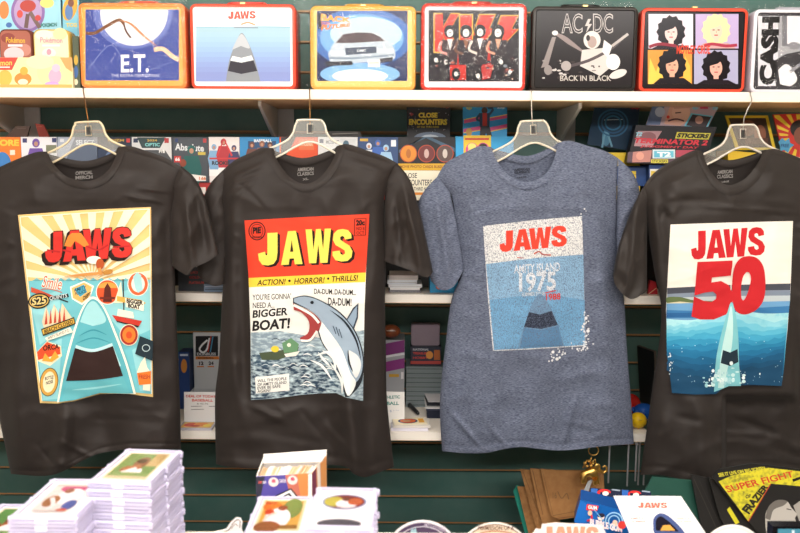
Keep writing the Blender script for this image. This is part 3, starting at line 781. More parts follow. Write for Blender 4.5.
random.seed(8)
for k, c_ in enumerate(bands):
    off = k*4.6+(k*k)*.04
    top_ = [(x, y+off+(random.uniform(-1.6,1.6) if 0 < i < len(wl)-1 and k else 0)+4*math.sin(x*.05+k*.3)*(1 if k else .2)) for i, (x, y) in enumerate(wl)]
    top_ = interp(top_, 40)
    top_ = [(max(666.5, min(788.5-off*.11, x)), y) for x, y in top_]
    a4 += G(top_+[(783.5,372)]*(1 if off < 50 else 0)+bot, (c_,'depth') if k < 3 else c_)
random.seed(5)
for k in range(46): a4 += E(random.uniform(672,782), random.uniform(335,384), random.uniform(.25,.6), random.uniform(.25,.6), '#b8dbe4', n=6)
a4 += JW(691,229,765,257.5,'#c4262c',rise=5)
RD = '#c4262c'
five = [(697.5,262),(732.5,260.5),(732,275.5),(712,277.5),(711.4,282.5),(721,281),(728.5,285),(733.5,294),(732,306),(726,314.5),(714,319.5),(700,319.5),(691.5,316.5),(694,296.5),(704,301),(711.5,302),(716,299),(716.5,294.5),(713,291.5),(705,292.5),(694.5,295.5)]
a4 += G(five, RD)
a4 += G(interp([(749,256),(757,258),(763.5,267),(765.5,284),(763.5,300),(756,310),(745,314.5),(736,311),(732.6,300),(732.4,280),(735,266),(741,258),(749,256)], 60)[:-1], RD, [interp([(746.5,272),(749.5,273),(751,280),(748,292),(744,300),(741.5,298),(741,288),(743,277),(746.5,272)], 30)[:-1]])
a4 += L([(734,259),(731.5,275),(731,290)], .9, '#efe8dc', 10)
# plain banded buoy with spray at its foot (stand-in)
a4 += G(interp([(714,392),(716,360),(721,335),(727,314),(731.5,302),(736,316),(738.5,340),(739,362),(741,386)], 40)+[(729,386),(722,389)], '#7fc4cb')
a4 += G(interp([(718,388),(721,355),(727,325),(731,306),(733,322),(732,345),(727,372),(724,388)], 40), '#bfe3e0')
a4 += G([(723,350),(730,352.5),(737.6,349),(738.4,362),(730,366),(720.6,363)], '#21303c')
random.seed(9)
for k in range(60):
    a_ = random.random(); x = 722+random.gauss(0,11)*(1 if a_ < .7 else 1.5); y = 384-abs(random.gauss(0,8))+max(0,(720-x)*.25)
    if x > 726: y = min(y, 383)
    a4 += E(x, min(y, 391), random.uniform(.6,2.2), random.uniform(.6,2.4), random.choice(('#e9f4f2','#c8e6e6','#9fd0d6')), n=7)
for k in range(14): a4 += E(random.gauss(670.5,1), random.uniform(352,374), .6, .7, '#dfe9ea', n=6)
make_print(s4, d4, a4)

# ================================================================== hangers
def hanger(cx, cy, Y, tone, label, wire, rot=0.0):
    half_u = [(10.5,0),(13,2.2),(15,6),(17,13),(22,19.5),(31,24.5),(45,30.5),(66,40)]
    half_l = [(66,51),(40,40),(29,35),(14,26.5),(5,22.6),(0,22)]
    pts = [(x, y) for x, y in half_u]+[(x, y) for x, y in half_l]
    full = pts+[(-x, y) for x, y in pts[::-1][1:]]
    ca, sa = math.cos(rot), math.sin(rot)
    full = [(cx+x*ca-y*sa, cy+x*sa+y*ca) for x, y in full]
    base = P(cx, cy+22, Y)
    r = thing('clothes_hanger', label, 'hanger', base, 'clear plastic hangers')
    m = MB('hanger')
    f = [P(x, y, Y-.0012) for x, y in full]; bk = [P(x, y, Y+.0012) for x, y in full]
    tris = tessellate_polygon([[Vector((x, y, 0)) for x, y in full]])
    n = len(full)
    m.add(f, [tuple(t) for t in tris], (tone[0], 'hanger')); m.add(bk, [tuple(t)[::-1] for t in tris], (tone[0], 'hanger'))
    m.build('panel', r)
    m = MB('rim'); loop = interp(full+[full[0]], 130)
    m.tube([P(x, y, Y) for x, y in loop], .0026, (tone[1], 'rim'), 8); m.build('rim', r)
    m = MB('plastic')
    o = lambda x, y: P(cx+x*ca-y*sa, cy+x*sa+y*ca, Y-.002)
    m.add([o(-1.6,5.2), o(1.6,5.2), o(1.6,12), o(-1.6,12)], [(0,1,2,3)], '#2b2a28'); m.tube([o(-2.8,4), o(2.8,4), o(2.8,13.5), o(-2.8,13.5), o(-2.8,4)], .0009, (tone[1],'rim'), 6)
    m.build('slot', r)
    m = MB('metal')
    wp = [P(x, y, Y) for x, y in [(cx, cy+7)]+wire[:-1]]
    top = P(wire[-1][0], wire[-1][1], YS-.004); top.z = ZT+.0025
    pts3 = wp+[Vector((top.x, YS-.0035, ZT-.006)), Vector((top.x, YS-.002, ZT+.0012)), Vector((top.x, YS+.004, ZT+.0022)), Vector((top.x, YS+.014, ZT+.0018))]
    m.tube(pts3, .0013, (tone[2], 'metal'), 8); m.build('hook', r)
hanger(88, 122, Y1+.003, ('#e6e2da','#f3dfb8','#9a6a3a'), 'clear plastic hanger with copper wire in the leftmost dark shirt', [(88,120),(86,107),(82.5,97)][:2]+[(83,90)], -.05)
hanger(310, 120, Y2+.003, ('#f0ede6','#f4ecd9','#a87a4a'), 'frosted clear hanger in the dark comic-print shirt', [(310,118),(310,104),(309.5,92)])
hanger(533, 121, Y3+.003, ('#e0e0dc','#f1e6cf','#b9b1a5'), 'clear plastic hanger in the heather blue-grey shirt', [(532,119),(531.5,106),(531.5,94)], -.04)
hanger(743, 125, Y4+.003, ('#cfc6ba','#e6ddcf','#cfcac2'), 'clear plastic hanger in the rightmost dark shirt', [(744,118),(748,109),(752,100),(750.5,95)], -.02)

# ================================================================== lunchboxes on the upper shelf
def rrect(x0, z0, x1, z1, r, y, n=6):
    pts = []
    for cx, cz, a0 in ((x1-r, z1-r, 0), (x0+r, z1-r, 90), (x0+r, z0+r, 180), (x1-r, z0+r, 270)):
        for i in range(n+1):
            a = math.radians(a0+90*i/n); pts.append(Vector((cx+r*math.cos(a), y, cz+r*math.sin(a))))
    return pts
def lunchbox(x0, y0, x1, y1, side, rim, border, pic, art, label, hcol, wrap=None, handle=1):
    Y = YS+.022; D = .092
    X0 = P(x0, (y0+y1)/2, Y).x; X1 = P(x1, (y0+y1)/2, Y).x; Z0 = ZT+.0004; Z1 = P((x0+x1)/2, y0, Y).z
    r = thing('lunchbox', label, 'lunchbox', ((X0+X1)/2, Y+D/2, Z0), 'tin lunchboxes')
    m = MB('gloss')
    ins = [(.004, D), (0, D-.004), (0, .006), (.0012, .002), (.004, 0), (.0085, 0), (.0105, .0022)]
    rings = [rrect(X0+i, Z0+i, X1-i, Z1-i, max(.016-i, .004), Y+d) for i, d in ins]
    m.loft(rings[:4], side, cap0=True); m.loft(rings[3:6], rim); m.loft(rings[5:], border)
    for d in (D*.48, D*.52): pass
    m.build('tin_shell', r)
    p = MB('gloss')
    i = .0105
    front = rrect(X0+i, Z0+i, X1-i, Z1-i, .006, Y+.0022)
    p.add(front, [tuple(range(len(front)))], border)
    qz = [Vector((X0, Y+.0022, Z1)), Vector((X1, Y+.0022, Z1)), Vector((X1, Y+.0022, Z0)), Vector((X0, Y+.0022, Z0))]
    draw(p, plane_map(qz), R(pic[1][0], pic[1][1], pic[1][2], pic[1][3], pic[0])+art, .0001)
    p.build('picture_panel', r)
    h = MB('plastic'); cx = (X0+X1)/2; yb = Y+D*.5
    hw = .045
    for s in (-1, 1):
        pass
    ang = math.radians(20*handle)
    hp = []
    for t, hgt in ((-1,.004),(-1,.018),(-.9,.027),(-.6,.031),(0,.032),(.6,.031),(.9,.027),(1,.018),(1,.004)):
        hp.append((cx+t*hw, yb+hgt*math.cos(ang), Z1+.004+hgt*math.sin(ang)))
    h.tube(hp, .0042, hcol, 8); ho = h.build('handle', r)
    for s in (-1, 1):
        hm = MB('metal'); hm.tube([(cx+s*hw, yb, Z1+.0002), (cx+s*hw, yb, Z1+.006)], .0048, ('#b9b5ae', 'metal'), 8); hm.build('hinge', ho)
    c = MB('metal'); c.box(cx-.006, Y+.004, Z1-.0002, cx+.006, Y+.02, Z1+.0035, ('#c9b078', 'metal')); c.build('latch', r)
    if wrap:
        e = .004; wm = MB('film'); rg = []
        random.seed(int(x0))
        for (ii, d) in ((.006, D+.002), (-e, D-.004), (-e, D*.5), (-e, .004), (-.001, -.0035), (.012, -.0035)):
            ring = rrect(X0+ii, Z0+max(ii, 0.0003), X1-ii, Z1-ii, .018, Y+d, 10)
            for q_ in ring:
                nz = noise.noise(q_*38+Vector((x0, 0, 0)))
                q_.x += nz*.0022; q_.y -= abs(noise.noise(q_*55))*.0022; q_.z = max(Z0+.0002, q_.z+abs(nz)*.003)
            rg.append(ring)
        wm.loft(rg, ('#ffffff', 'film'), cap0=False, cap1=True); wm.build('plastic_wrap', r)
    return r
# E.T.: moon over a blue night
pc = (85.5,9.5,179,80.5); C4 = rq(*pc)
art = R(85.5,9.5,179,80.5,'#3f4f9d',cl=C4)+E(133,12,40,37,'#6a78bd',cl=C4)+E(134,13,34,33,'#dfe3ef',cl=C4)+E(128,16,26,24,'#edf0f6',cl=C4)+E(146,20,8,6,'#d3d9ea',cl=C4)
art += L([(86,33),(95,33),(107,26),(119,20),(124,24)], 3.2, '#7a5138', 20)+L([(124,24),(126,31),(131,38)], 1.8, '#5d3c2c', 8)+L([(119,20),(131,24),(144,36),(158,47)], 2.4, '#c98a62', 16, True)+L([(154,50),(163,49),(172,56),(179,60)], 4.5, '#eac4a4', 12)
art += L([(88,70),(110,45),(124,62)], .6, '#8d9ad2', 10)+L([(150,70),(172,62)], .5, '#7f8ccb')+L([(90,60),(100,75)], .5, '#8d9ad2')
art += T('E.T.',121,54.5,149,72.5,'#f6f6fa',.025,rise=.5)+T('THE EXTRA-TERRESTRIAL',111,74,160,77,'#c6cbe6',.01)
lunchbox(79,2.5,186,86.5,'#e2683a','#ec8a45','#f2ae5a',('#3f4f9d',pc),art,'tin lunchbox with orange rim and pale moon picture, clear wrapped','#d8543c',True)
pc = (196,9,290.5,81.5); C4 = rq(*pc)
art = sum([R(196,27+k*5,290.5,81.5,c_,cl=C4) for k, c_ in enumerate(('#9fbfcd','#9fc0d2','#9cbdd4','#98b8d5','#94b2d5','#90abd3','#8da4d1','#8a9dce','#8898ca','#8592c6'))], [])+L([(196,27),(230,27.6),(260,26.8),(290.5,27.2)], 1.4, '#8fb3c4', 12)
art += JW(228,11.2,255.8,18.9,'#d9472f',rise=.8)
art += L([(241,24.5),(248,22.5),(255,25)], 1.6, '#d8875a', 8)+L([(234,27.5),(258,27.8)], 1.1, '#7c8c96')
art += G(interp([(226,81.5),(229,62),(235,45),(241.5,33),(248,42),(255,60),(260.5,81.5)], 40), '#8a8f96',cl=C4)+G(interp([(232,50),(241.5,34),(250,48),(241,46)], 24), '#b7bcc2')+G([(232.6,56),(241.5,58),(251.5,55.5),(253.5,60),(241.5,62.5),(230.5,60.5)], '#eceef0')+G([(230.5,61),(241.5,63),(253.6,60.5),(257.4,71),(241.5,74),(228,71)], '#34313a')
lunchbox(190,3.5,296,86,'#c93a30','#e4523c','#f4f1f2',('#f4f3f6',pc),art,'tin lunchbox with red rim, pale blue picture and short red title','#d8443a')
pc = (317,10.8,407.5,81); C4 = rq(*pc)
art = R(*pc,'#1f2c5a',cl=C4)+E(362,38,50,30,'#3c6bb5',cl=C4)+E(362,38,42,24,'#6fa6dc',cl=C4)+E(360,74,40,11,'#7fb2e2',cl=C4)+E(360,76,28,7,'#d9ecf7',cl=C4)+E(366,34,36,17,'#b8dbf2',cl=C4)
for k in range(10): art += L([(362,40),(362+70*math.cos(k*.66+.2),40+50*math.sin(k*.66+.2))], .5, '#7aa3dc') if 5 < k < 5 else []
art += G(interp([(328,54),(334,43),(343,33),(355,31),(372,31.5),(382,36),(391,44),(395,51),(393,60),(372,62),(345,63),(330,62)], 50), '#bcc9d6')+G([(336,43),(343,34.5),(356,32.5),(372,33),(380,37),(385,41),(352,43)], '#4b3a40')+G([(345,48),(376,46.5),(377,53),(346,55)], '#4a5568')+R(331,51,344,55.5,'#eef4f8')+R(377,49,393,53,'#eef4f8')+L([(329,58),(352,58.5),(394,55)], 2, '#8798aa')+G([(324,62),(352,61),(353,65),(327,66)], '#2b2c36')+G([(379,59),(393,57),(392,62),(380,63)], '#2b2c36')+R(368,59.5,380,67,'#f2f1ec')+T('OUTATIME',369,62,379,64,'#b0603a',0)+T('DMC',357,49.5,366,52,'#dfe6ee',.02)
art += G([(318,14),(321.5,14),(321.5,29),(318,29)], '#101423')+T('BACK',0,0,0,0,'#f0a23c',.05,quad=[(321,13.5),(351,18),(351,22.5),(321,21)])+T('TO THE',0,0,0,0,'#e8622f',.03,quad=[(321,22),(330,22.4),(330,24.8),(321,25)])+T('FUTURE',0,0,0,0,'#ee8434',.05,quad=[(322,25),(351,23.2),(350,26.6),(321,30.5)])
lunchbox(310,5.5,416,87.5,'#d98f35','#e9ad51','#f4c877',('#1f2c5a',pc),art,'tin lunchbox with yellow-orange rim and silver car picture, clear wrapped','#d8a03c',True)
pc = (428.5,10.2,519,81.5); C4 = rq(*pc)
art = R(*pc,'#1b1620',cl=C4)
KS = (('K',433.5,13,460,53),('I',459,14,473,54),('Z',472,14,496,52),('Z',493,15,519,52))
for ch, x0, y0, x1, y1 in KS: art += LT(ch,x0,y0,x1,y1,'#e0b144')
for ch, x0, y0, x1, y1 in KS: art += LT(ch,x0+1.1,y0+1,x1-1.1,y1-1,'#d5362c')
art += R(450,48,466,80,'#c03028')+G([(480,46),(498,48),(490,78),(482,80)], '#b62c28')
random.seed(2)
for i, (x, y, s_) in enumerate(((450,33,1.2),(466,33,1.25),(480,32.5,1.2),(498,33,1.3))):
    art += E(x,y-1.5,5*s_,5.5*s_,'#17131a')+E(x,y,2.6*s_,3.2*s_,'#e9e2dd')+L([(x-1,y-1),(x-.4,y+.2)], .8, '#241f28')+L([(x+1,y-1),(x+.4,y+.2)], .8, '#241f28')+G([(x-9,y+7),(x+9,y+7),(x+7,y+32),(x-7,y+32)], ('#3b2a2f','#241d26','#33272d','#2a2128')[i])+G([(x-3,y+6),(x+3,y+6),(x,y+17)], ('#e8d8d2','#8a5c46','#ece6e2','#c58a6c')[i])+L([(x-8,y+8),(x-11,y+17),(x-3,y+21)], 2.4, ('#d98f86','#6a4436','#d7c6bd','#d09076')[i], 8)
for i, (x, y) in enumerate(((436,60),(446,62),(478,76),(501,62),(510,72),(456,74))): art += E(x,y,4.4,6,'#15131a')+E(x,y,2,2.4,'#dcd6d2')
for k in range(22): art += E(random.uniform(432,516), random.uniform(58,80), random.uniform(.8,2.4), random.uniform(.8,1.8), random.choice(('#a8584a','#d9b39f','#5a2a30','#7a8088','#2b2630')), n=8, cl=C4)
lunchbox(421,3,526.5,88.5,'#b92f2b','#dc4034','#ebe3e8',('#1b1620',pc),art,'tin lunchbox with red rim, white inner line and four stage figures','#c8342c',True)
pc = (541,11.5,632,84.5); C4 = rq(*pc)
art = R(*pc,'#1d1719',cl=C4)
art += T('AC',561.5,13.5,582.5,33.5,'#bdb6b4',.025)+T('AC',562.4,14.5,581.6,32.5,'#241d1f',-.012)+G([(588,19),(585,26),(588,26),(586,33),(592,24),(588.6,24),(591,19)], '#bdb6b4')+T('DC',593,13.5,613,33.5,'#bdb6b4',.025)+T('DC',593.9,14.5,612.1,32.5,'#241d1f',-.012)
art += L([(552,32),(562,37),(572,44),(585,53)], 5, '#8a7c7a', 14, True)+E(555,33,3,2.4,'#e6ddd8')+G([(552,37),(556,37),(548,66),(541,68)], '#8a807e', cl=C4)+E(592,40,8.5,9,'#d9d0cb')+E(592,42,4.6,6,'#a8938c')+E(588,38,2,3,'#2a2224')+G([(582,50),(604,48),(612,66),(600,76),(580,66)], '#cfc7c3')+L([(570,66),(590,60),(612,48),(624,36)], 3, '#4d4447', 14)+L([(612,46),(628,34)], 2.6, '#b8b0ad')+E(613,62,7,8,'#efe9e6')+E(618,74,9,4,'#d9d2ce', -20)+G([(604,40),(612,46),(608,58),(602,52)], '#e8e2df')
for k in range(26): art += E(random.uniform(543,600), random.uniform(60,80), random.uniform(.6,2.5), random.uniform(.5,1.5), random.choice(('#8e8684','#c9c2bf','#544a4c','#39302f')), n=8, cl=C4)
art += E(566,66,5,5,'#a9a09e')+E(548,70,4,5,'#8c8482')+T('BACK IN BLACK',560,75.5,611,81,'#c9c1ba',.01)
lunchbox(531.5,6,637.5,90,'#2b2724','#312c29','#1d1a19',('#1d1719',pc),art,'black tin lunchbox with guitar player picture and outlined title','#1f1c1b')
pc = (647.5,12.5,739,84.5); C4 = rq(*pc)
art = R(*pc,'#191417',cl=C4)
qd = ((648.5,14,693,48.5,'#dcd2e0','#e7c6c2','#15111a',(671,33)),(695.5,14,738.5,48.5,'#b9a6cf','#ecc9b2','#efd9a4',(716,31)),(647.8,50,692,84,'#e2933f','#dca58c','#17131a',(672,66)),(694,50,738,84,'#a8a6c4','#e0a898','#150f14',(716,68)))
for i, (x0, y0, x1, y1, bg, sk, hr, (fx, fy)) in enumerate(qd):
    qq = rq(x0, y0, x1, y1)
    art += R(x0,y0,x1,y1,bg)
    if i == 2: art += G([(648,84),(650,58),(656,72),(662,54),(664,84)], '#f2c456', cl=qq)+G([(682,84),(685,56),(690,66),(691,84)], '#f0b54c', cl=qq)
    pts = []
    for a in range(26):
        t = 2*math.pi*a/26; rr = 1+.14*(a % 2)
        pts.append((fx+13*rr*math.cos(t), fy-1+15*rr*math.sin(t)))
    art += G(pts, hr, cl=qq)+G([(fx-19,y1),(fx-12,fy+12),(fx+12,fy+12),(fx+20,y1)], ('#2a2028','#c9a0a0','#1d171d','#221920')[i], cl=qq)+E(fx,fy,6.2,8.6,sk,cl=qq)+R(fx-2.5,fy+6,fx+2.5,fy+11,sk,cl=qq)+G([(fx-8,fy-9),(fx+7,fy-9),(fx+2,fy-4.5),(fx-6,fy-2)], hr, cl=qq)+L([(fx-3.6,fy-1),(fx-1.4,fy-1)], 1, '#35262b')+L([(fx+1.4,fy-1),(fx+3.6,fy-1)], 1, '#35262b')+L([(fx-1.8,fy+4.2),(fx+1.8,fy+4.2)], 1.1, '#b2434b')+L([(fx,fy-.5),(fx+.4,fy+2)], .5, '#b98676')
art += L([(704,46),(712,44),(726,46),(737,45)], 3, '#a8364a', 10)+L([(649,47),(660,44),(676,46)], 3, '#8a2a3a', 10)+T('MÖTLEY CRÜE',676.5,43.5,710,54,'#d6402c',.03)
lunchbox(640,7.5,747,91,'#a83427','#dc4c36','#1b1517',('#191417',pc),art,'tin lunchbox with red-orange rim and four portrait squares','#d94b3c',handle=.2)
pc = (758,16,850,86); C4 = rq(*pc)
art = R(*pc,'#dcdbe2',cl=C4)+R(778,16,850,86,'#a7a7ad',cl=C4)+R(782,16,790,46,'#77777e',cl=C4)+R(787,16,802,44,'#e7e7ec',cl=C4)+E(794,46,6,4,'#8a8a90')+G([(772,62),(786,54),(806,50),(830,54),(850,60),(850,86),(776,86)], '#39383d',cl=C4)+G(interp([(778,70),(786,64),(793,70),(797,80),(790,86),(780,84)], 20), '#e9e8ec',cl=C4)+L([(790,72),(806,60)], 3, '#8f8f96')
art += T('CASH',0,0,0,0,'#1a191c',.07,quad=[(758.5,85),(762,16.5),(780,16.5),(776,85)])
lunchbox(752,9,857,92.5,'#cfcbd8','#e9e6ee','#3a383e',('#dcdbe2',pc),art,'tin lunchbox with white rim and black sideways title','#bdbac6',True)

# ================================================================== left end of the upper shelf: card tins and tray
Yt = YS+.015
tray = thing('display_tray', 'open card tray with fox-like and pink art, at the left end of the upper shelf', 'display tray', P(20,88,Yt+.05))
tray.location.z = ZT+.0004; WL[tray.name] = Vector(tray.location)
art = R(-30,57.5,72,88,'#f6e5a8')+E(55,72,18,16,'#f4d7a0')+E(40,62,14,7,'#d9e6b4')+G([(60,57.5),(72,57.5),(72,72),(66,68)], '#eaa060')+G([(-4,57.5),(18,57.5),(12,70),(-4,70)], '#d8453a')+T('Pokémon',-13,60.2,12,65.8,'#f3cf5a',.015,rise=1)+R(-4,66.6,10,67.8,'#f6e7e0')
art += E(23,79,8.6,6.4,'#ee8a3c')+E(24,71,4,4.2,'#f0a743')+E(23,82,5,3,'#f6e3c4')+E(5,78,7,8,'#f2b552')+E(55,76,6.5,7.5,'#efa9c3')+E(56,68,4.2,4,'#f3bad0')+E(52,84,7,2.4,'#c79ad6')+R(0,84.5,72,88,'#e4ad60')
t_ = upright('front', -30, 57.5, 72.5, 88, Yt, .003, '#f6e5a8', '#e6d7b0', art, parent=tray, zb=ZT+.0006)
m = MB(); xa, xb = P(-30,70,Yt).x, P(72.5,70,Yt).x
m.box(xa, Yt+.003, ZT+.0006, xb, Yt+.075, ZT+.003, '#e6d7b0'); m.box(xb-.002, Yt+.003, ZT+.003, xb, Yt+.075, ZT+.05, '#d8c79a'); m.box(xa, Yt+.073, ZT+.003, xb-.002, Yt+.075, ZT+.05, '#d8c79a')
m.build('tray_base', tray)
def tin(x0, x1, y0, c1, c2, txtc, label, blobs):
    Y = Yt+.012; X0, X1 = P(x0,45,Y).x, P(x1,45,Y).x; Z1 = P((x0+x1)/2, y0, Y).z; Z0 = ZT+.0034
    r = thing('card_tin', label, 'tin', ((X0+X1)/2, Y+.02, Z0), 'card tins in the tray')
    m = MB('gloss'); m.loft([rrect(X0+i, Z0+i*.2, X1-i, Z1-i, .016, Y+d, 8) for i, d in ((.002,.042),(0,.04),(0,.003),(.002,0))], c2, True, True); m.build('tin_body', r)
    p = MB('gloss'); fr = rrect(X0+.004, Z0+.004, X1-.004, Z1-.004, .013, Y-.0004, 8); p.add(fr, [tuple(range(len(fr)))], c1)
    qd_ = [Vector((X0,Y-.0004,Z1)),Vector((X1,Y-.0004,Z1)),Vector((X1,Y-.0004,Z0)),Vector((X0,Y-.0004,Z0))]
    draw(p, plane_map(qd_), blobs+T('Pokémon',x0+7,37.4,x1-7.5,43,txtc,.02,rise=-.6)+R(x0+9,44.4,x1-10,46.6,'#e8dfe0'), .0001)
    p.build('lid', r)
tin(-1,32.5,29,'#a9685a','#6d3b33','#e3b44b','maroon card tin standing behind the tray front, beside the pale tin',E(8,38,7,5,'#8f4f4a')+E(25,50,6,6,'#c58a7c')+E(14,54,10,7,'#e3c7cb'))
tin(33.2,70,29,'#dfe8c0','#cfae5a','#d8809a','pale green and yellow card tin behind the tray, beside the lunchbox',E(44,35,9,5,'#eef2d4')+E(60,34,7,6,'#efe3a6')+E(49,53,7,5,'#cfe3dc')+E(49,52,2.4,3,'#e79aa8'))
bx = R(-10,-20,60.5,30,'#9fd6e6')+E(28,12,17,20,'#8a6aa8')+E(28,12,14,17,'#b39ac4')+E(28,6,8,6,'#b5443c')+L([(30,12),(35,20),(40,28)], 4, '#7a625e', 8)+L([(28,14),(26,28)], 4, '#6e5551', 6)+E(20,14,3,4,'#d8524a')+E(38,18,3,3,'#c94a48')+E(4,10,5,9,'#e0864a')+E(47,3,7,5,'#e6d57a')+T('POKEMON',41,23,57,27,'#2e7a72',.04,rise=1)+E(9,25,3,2.6,'#4a72b4')
upright('card_box', -10, -20, 60.5, 30, Yt+.085, .1, '#9fd6e6', '#7fb8cc', bx, zb=ZT+.0005, label='pale blue card box with purple oval, behind the tins', cat='card box')
bx = E(70,8,7,13,'#e0a83c',rot=15)+E(69,12,4,8,'#5c7fb4')+E(71,3,3,4,'#7a4a3c')+T('TCG',66,23,77,27,'#e9d06a',.05)
upright('card_box', 63.2, -20, 79, 33, Yt+.08, .09, '#7fc6dc', '#5f93a8', R(62.6,-20,79,33,'#7fc6dc')+bx, zb=ZT+.0005, label='narrow blue card box with yellow figure, behind the pale tin', cat='card box')
upright('card_box', 73.2, 36, 79.4, 88, Yt+.01, .07, '#4b5440', '#39402f', E(76,60,2,5,'#c9a53c')+E(76,72,2,6,'#3c64a0')+E(76,82,2,3,'#d9d2b4'), zb=ZT+.0005, label='thin dark card packet squeezed beside the orange-rimmed lunchbox', cat='card box')
# crumpled clear bag and cable behind the lunchboxes
def bag(x0, x1, y0, label, seed, Y=YS+.19):
    m = MB('film'); X0, X1 = P(x0,5,Y).x, P(x1,5,Y).x; Z1 = P(x0,y0,Y).z; rg = []
    for j in range(13):
        t = j/12; z = ZT+.001+(Z1-ZT)*t; ring = []
        for i in range(40):
            a = 2*math.pi*i/40
            q_ = Vector(((X0+X1)/2+(X1-X0)/2*math.copysign(abs(math.cos(a))**.5, math.cos(a)), Y+.03+.03*math.sin(a)*(1-.6*t), z))
            q_.x += noise.noise(q_*40+Vector((seed,0,0)))*.008; q_.y += noise.noise(q_*60+Vector((0,seed,0)))*.008
            if j > 9: q_.z += noise.noise(q_*70)*.015
            ring.append(q_)
        rg.append(ring)
    m.loft(rg, ('#ffffff','film'), cap0=True)
    return tag(m.build('plastic_bag'), label, 'bag')
bag(110, 186, -6, 'crumpled clear bag behind the moon-picture lunchbox', 1)
bag(290, 330, -4, 'crumpled clear bag between red-rimmed and yellow-rimmed lunchboxes', 4, YS+.15)
bag(590, 640, 2, 'crumpled clear bag behind the black lunchbox', 6)
bag(740, 812, 3, 'crumpled clear bag behind the white-rimmed lunchbox', 8)

# ================================================================== middle shelf: risers, hobby boxes and wax boxes
YR = 2.075
zr = P(400, 200, YR).z
m = MB('plastic'); m.box(P(-40,240,YR).x, YR, ZM+.0005, P(840,240,YR).x, YR+.18, zr, '#171615')
tag(m.build('display_riser'), 'long black display riser standing on the middle shelf', 'riser')
zc = P(200, 182.5, YR-.01).z
m = MB(); m.box(P(-40,240,YR).x, YR-.012, zr+.0004, P(396,240,YR).x, YR+.14, zc, '#b33230')
for k in range(9): m.box(-.95+k*.1, YR-.0125, zr+.012, -.9+k*.1, YR-.012, zr+.03, '#e6ddd6')
tag(m.build('carton'), 'long low red and white carton under the row of card boxes', 'carton')
YH = YR-.015; hd = .1
PL = lambda x, y, c, s=1.0: E(x,y,3.6*s,4.2*s,c)+G([(x-9*s,y+16*s),(x-6*s,y+5*s),(x+6*s,y+5*s),(x+9*s,y+16*s),(x+6*s,y+32*s),(x-6*s,y+32*s)], c)+E(x,y+.8*s,1.9*s,2.3*s,'#b98a70')
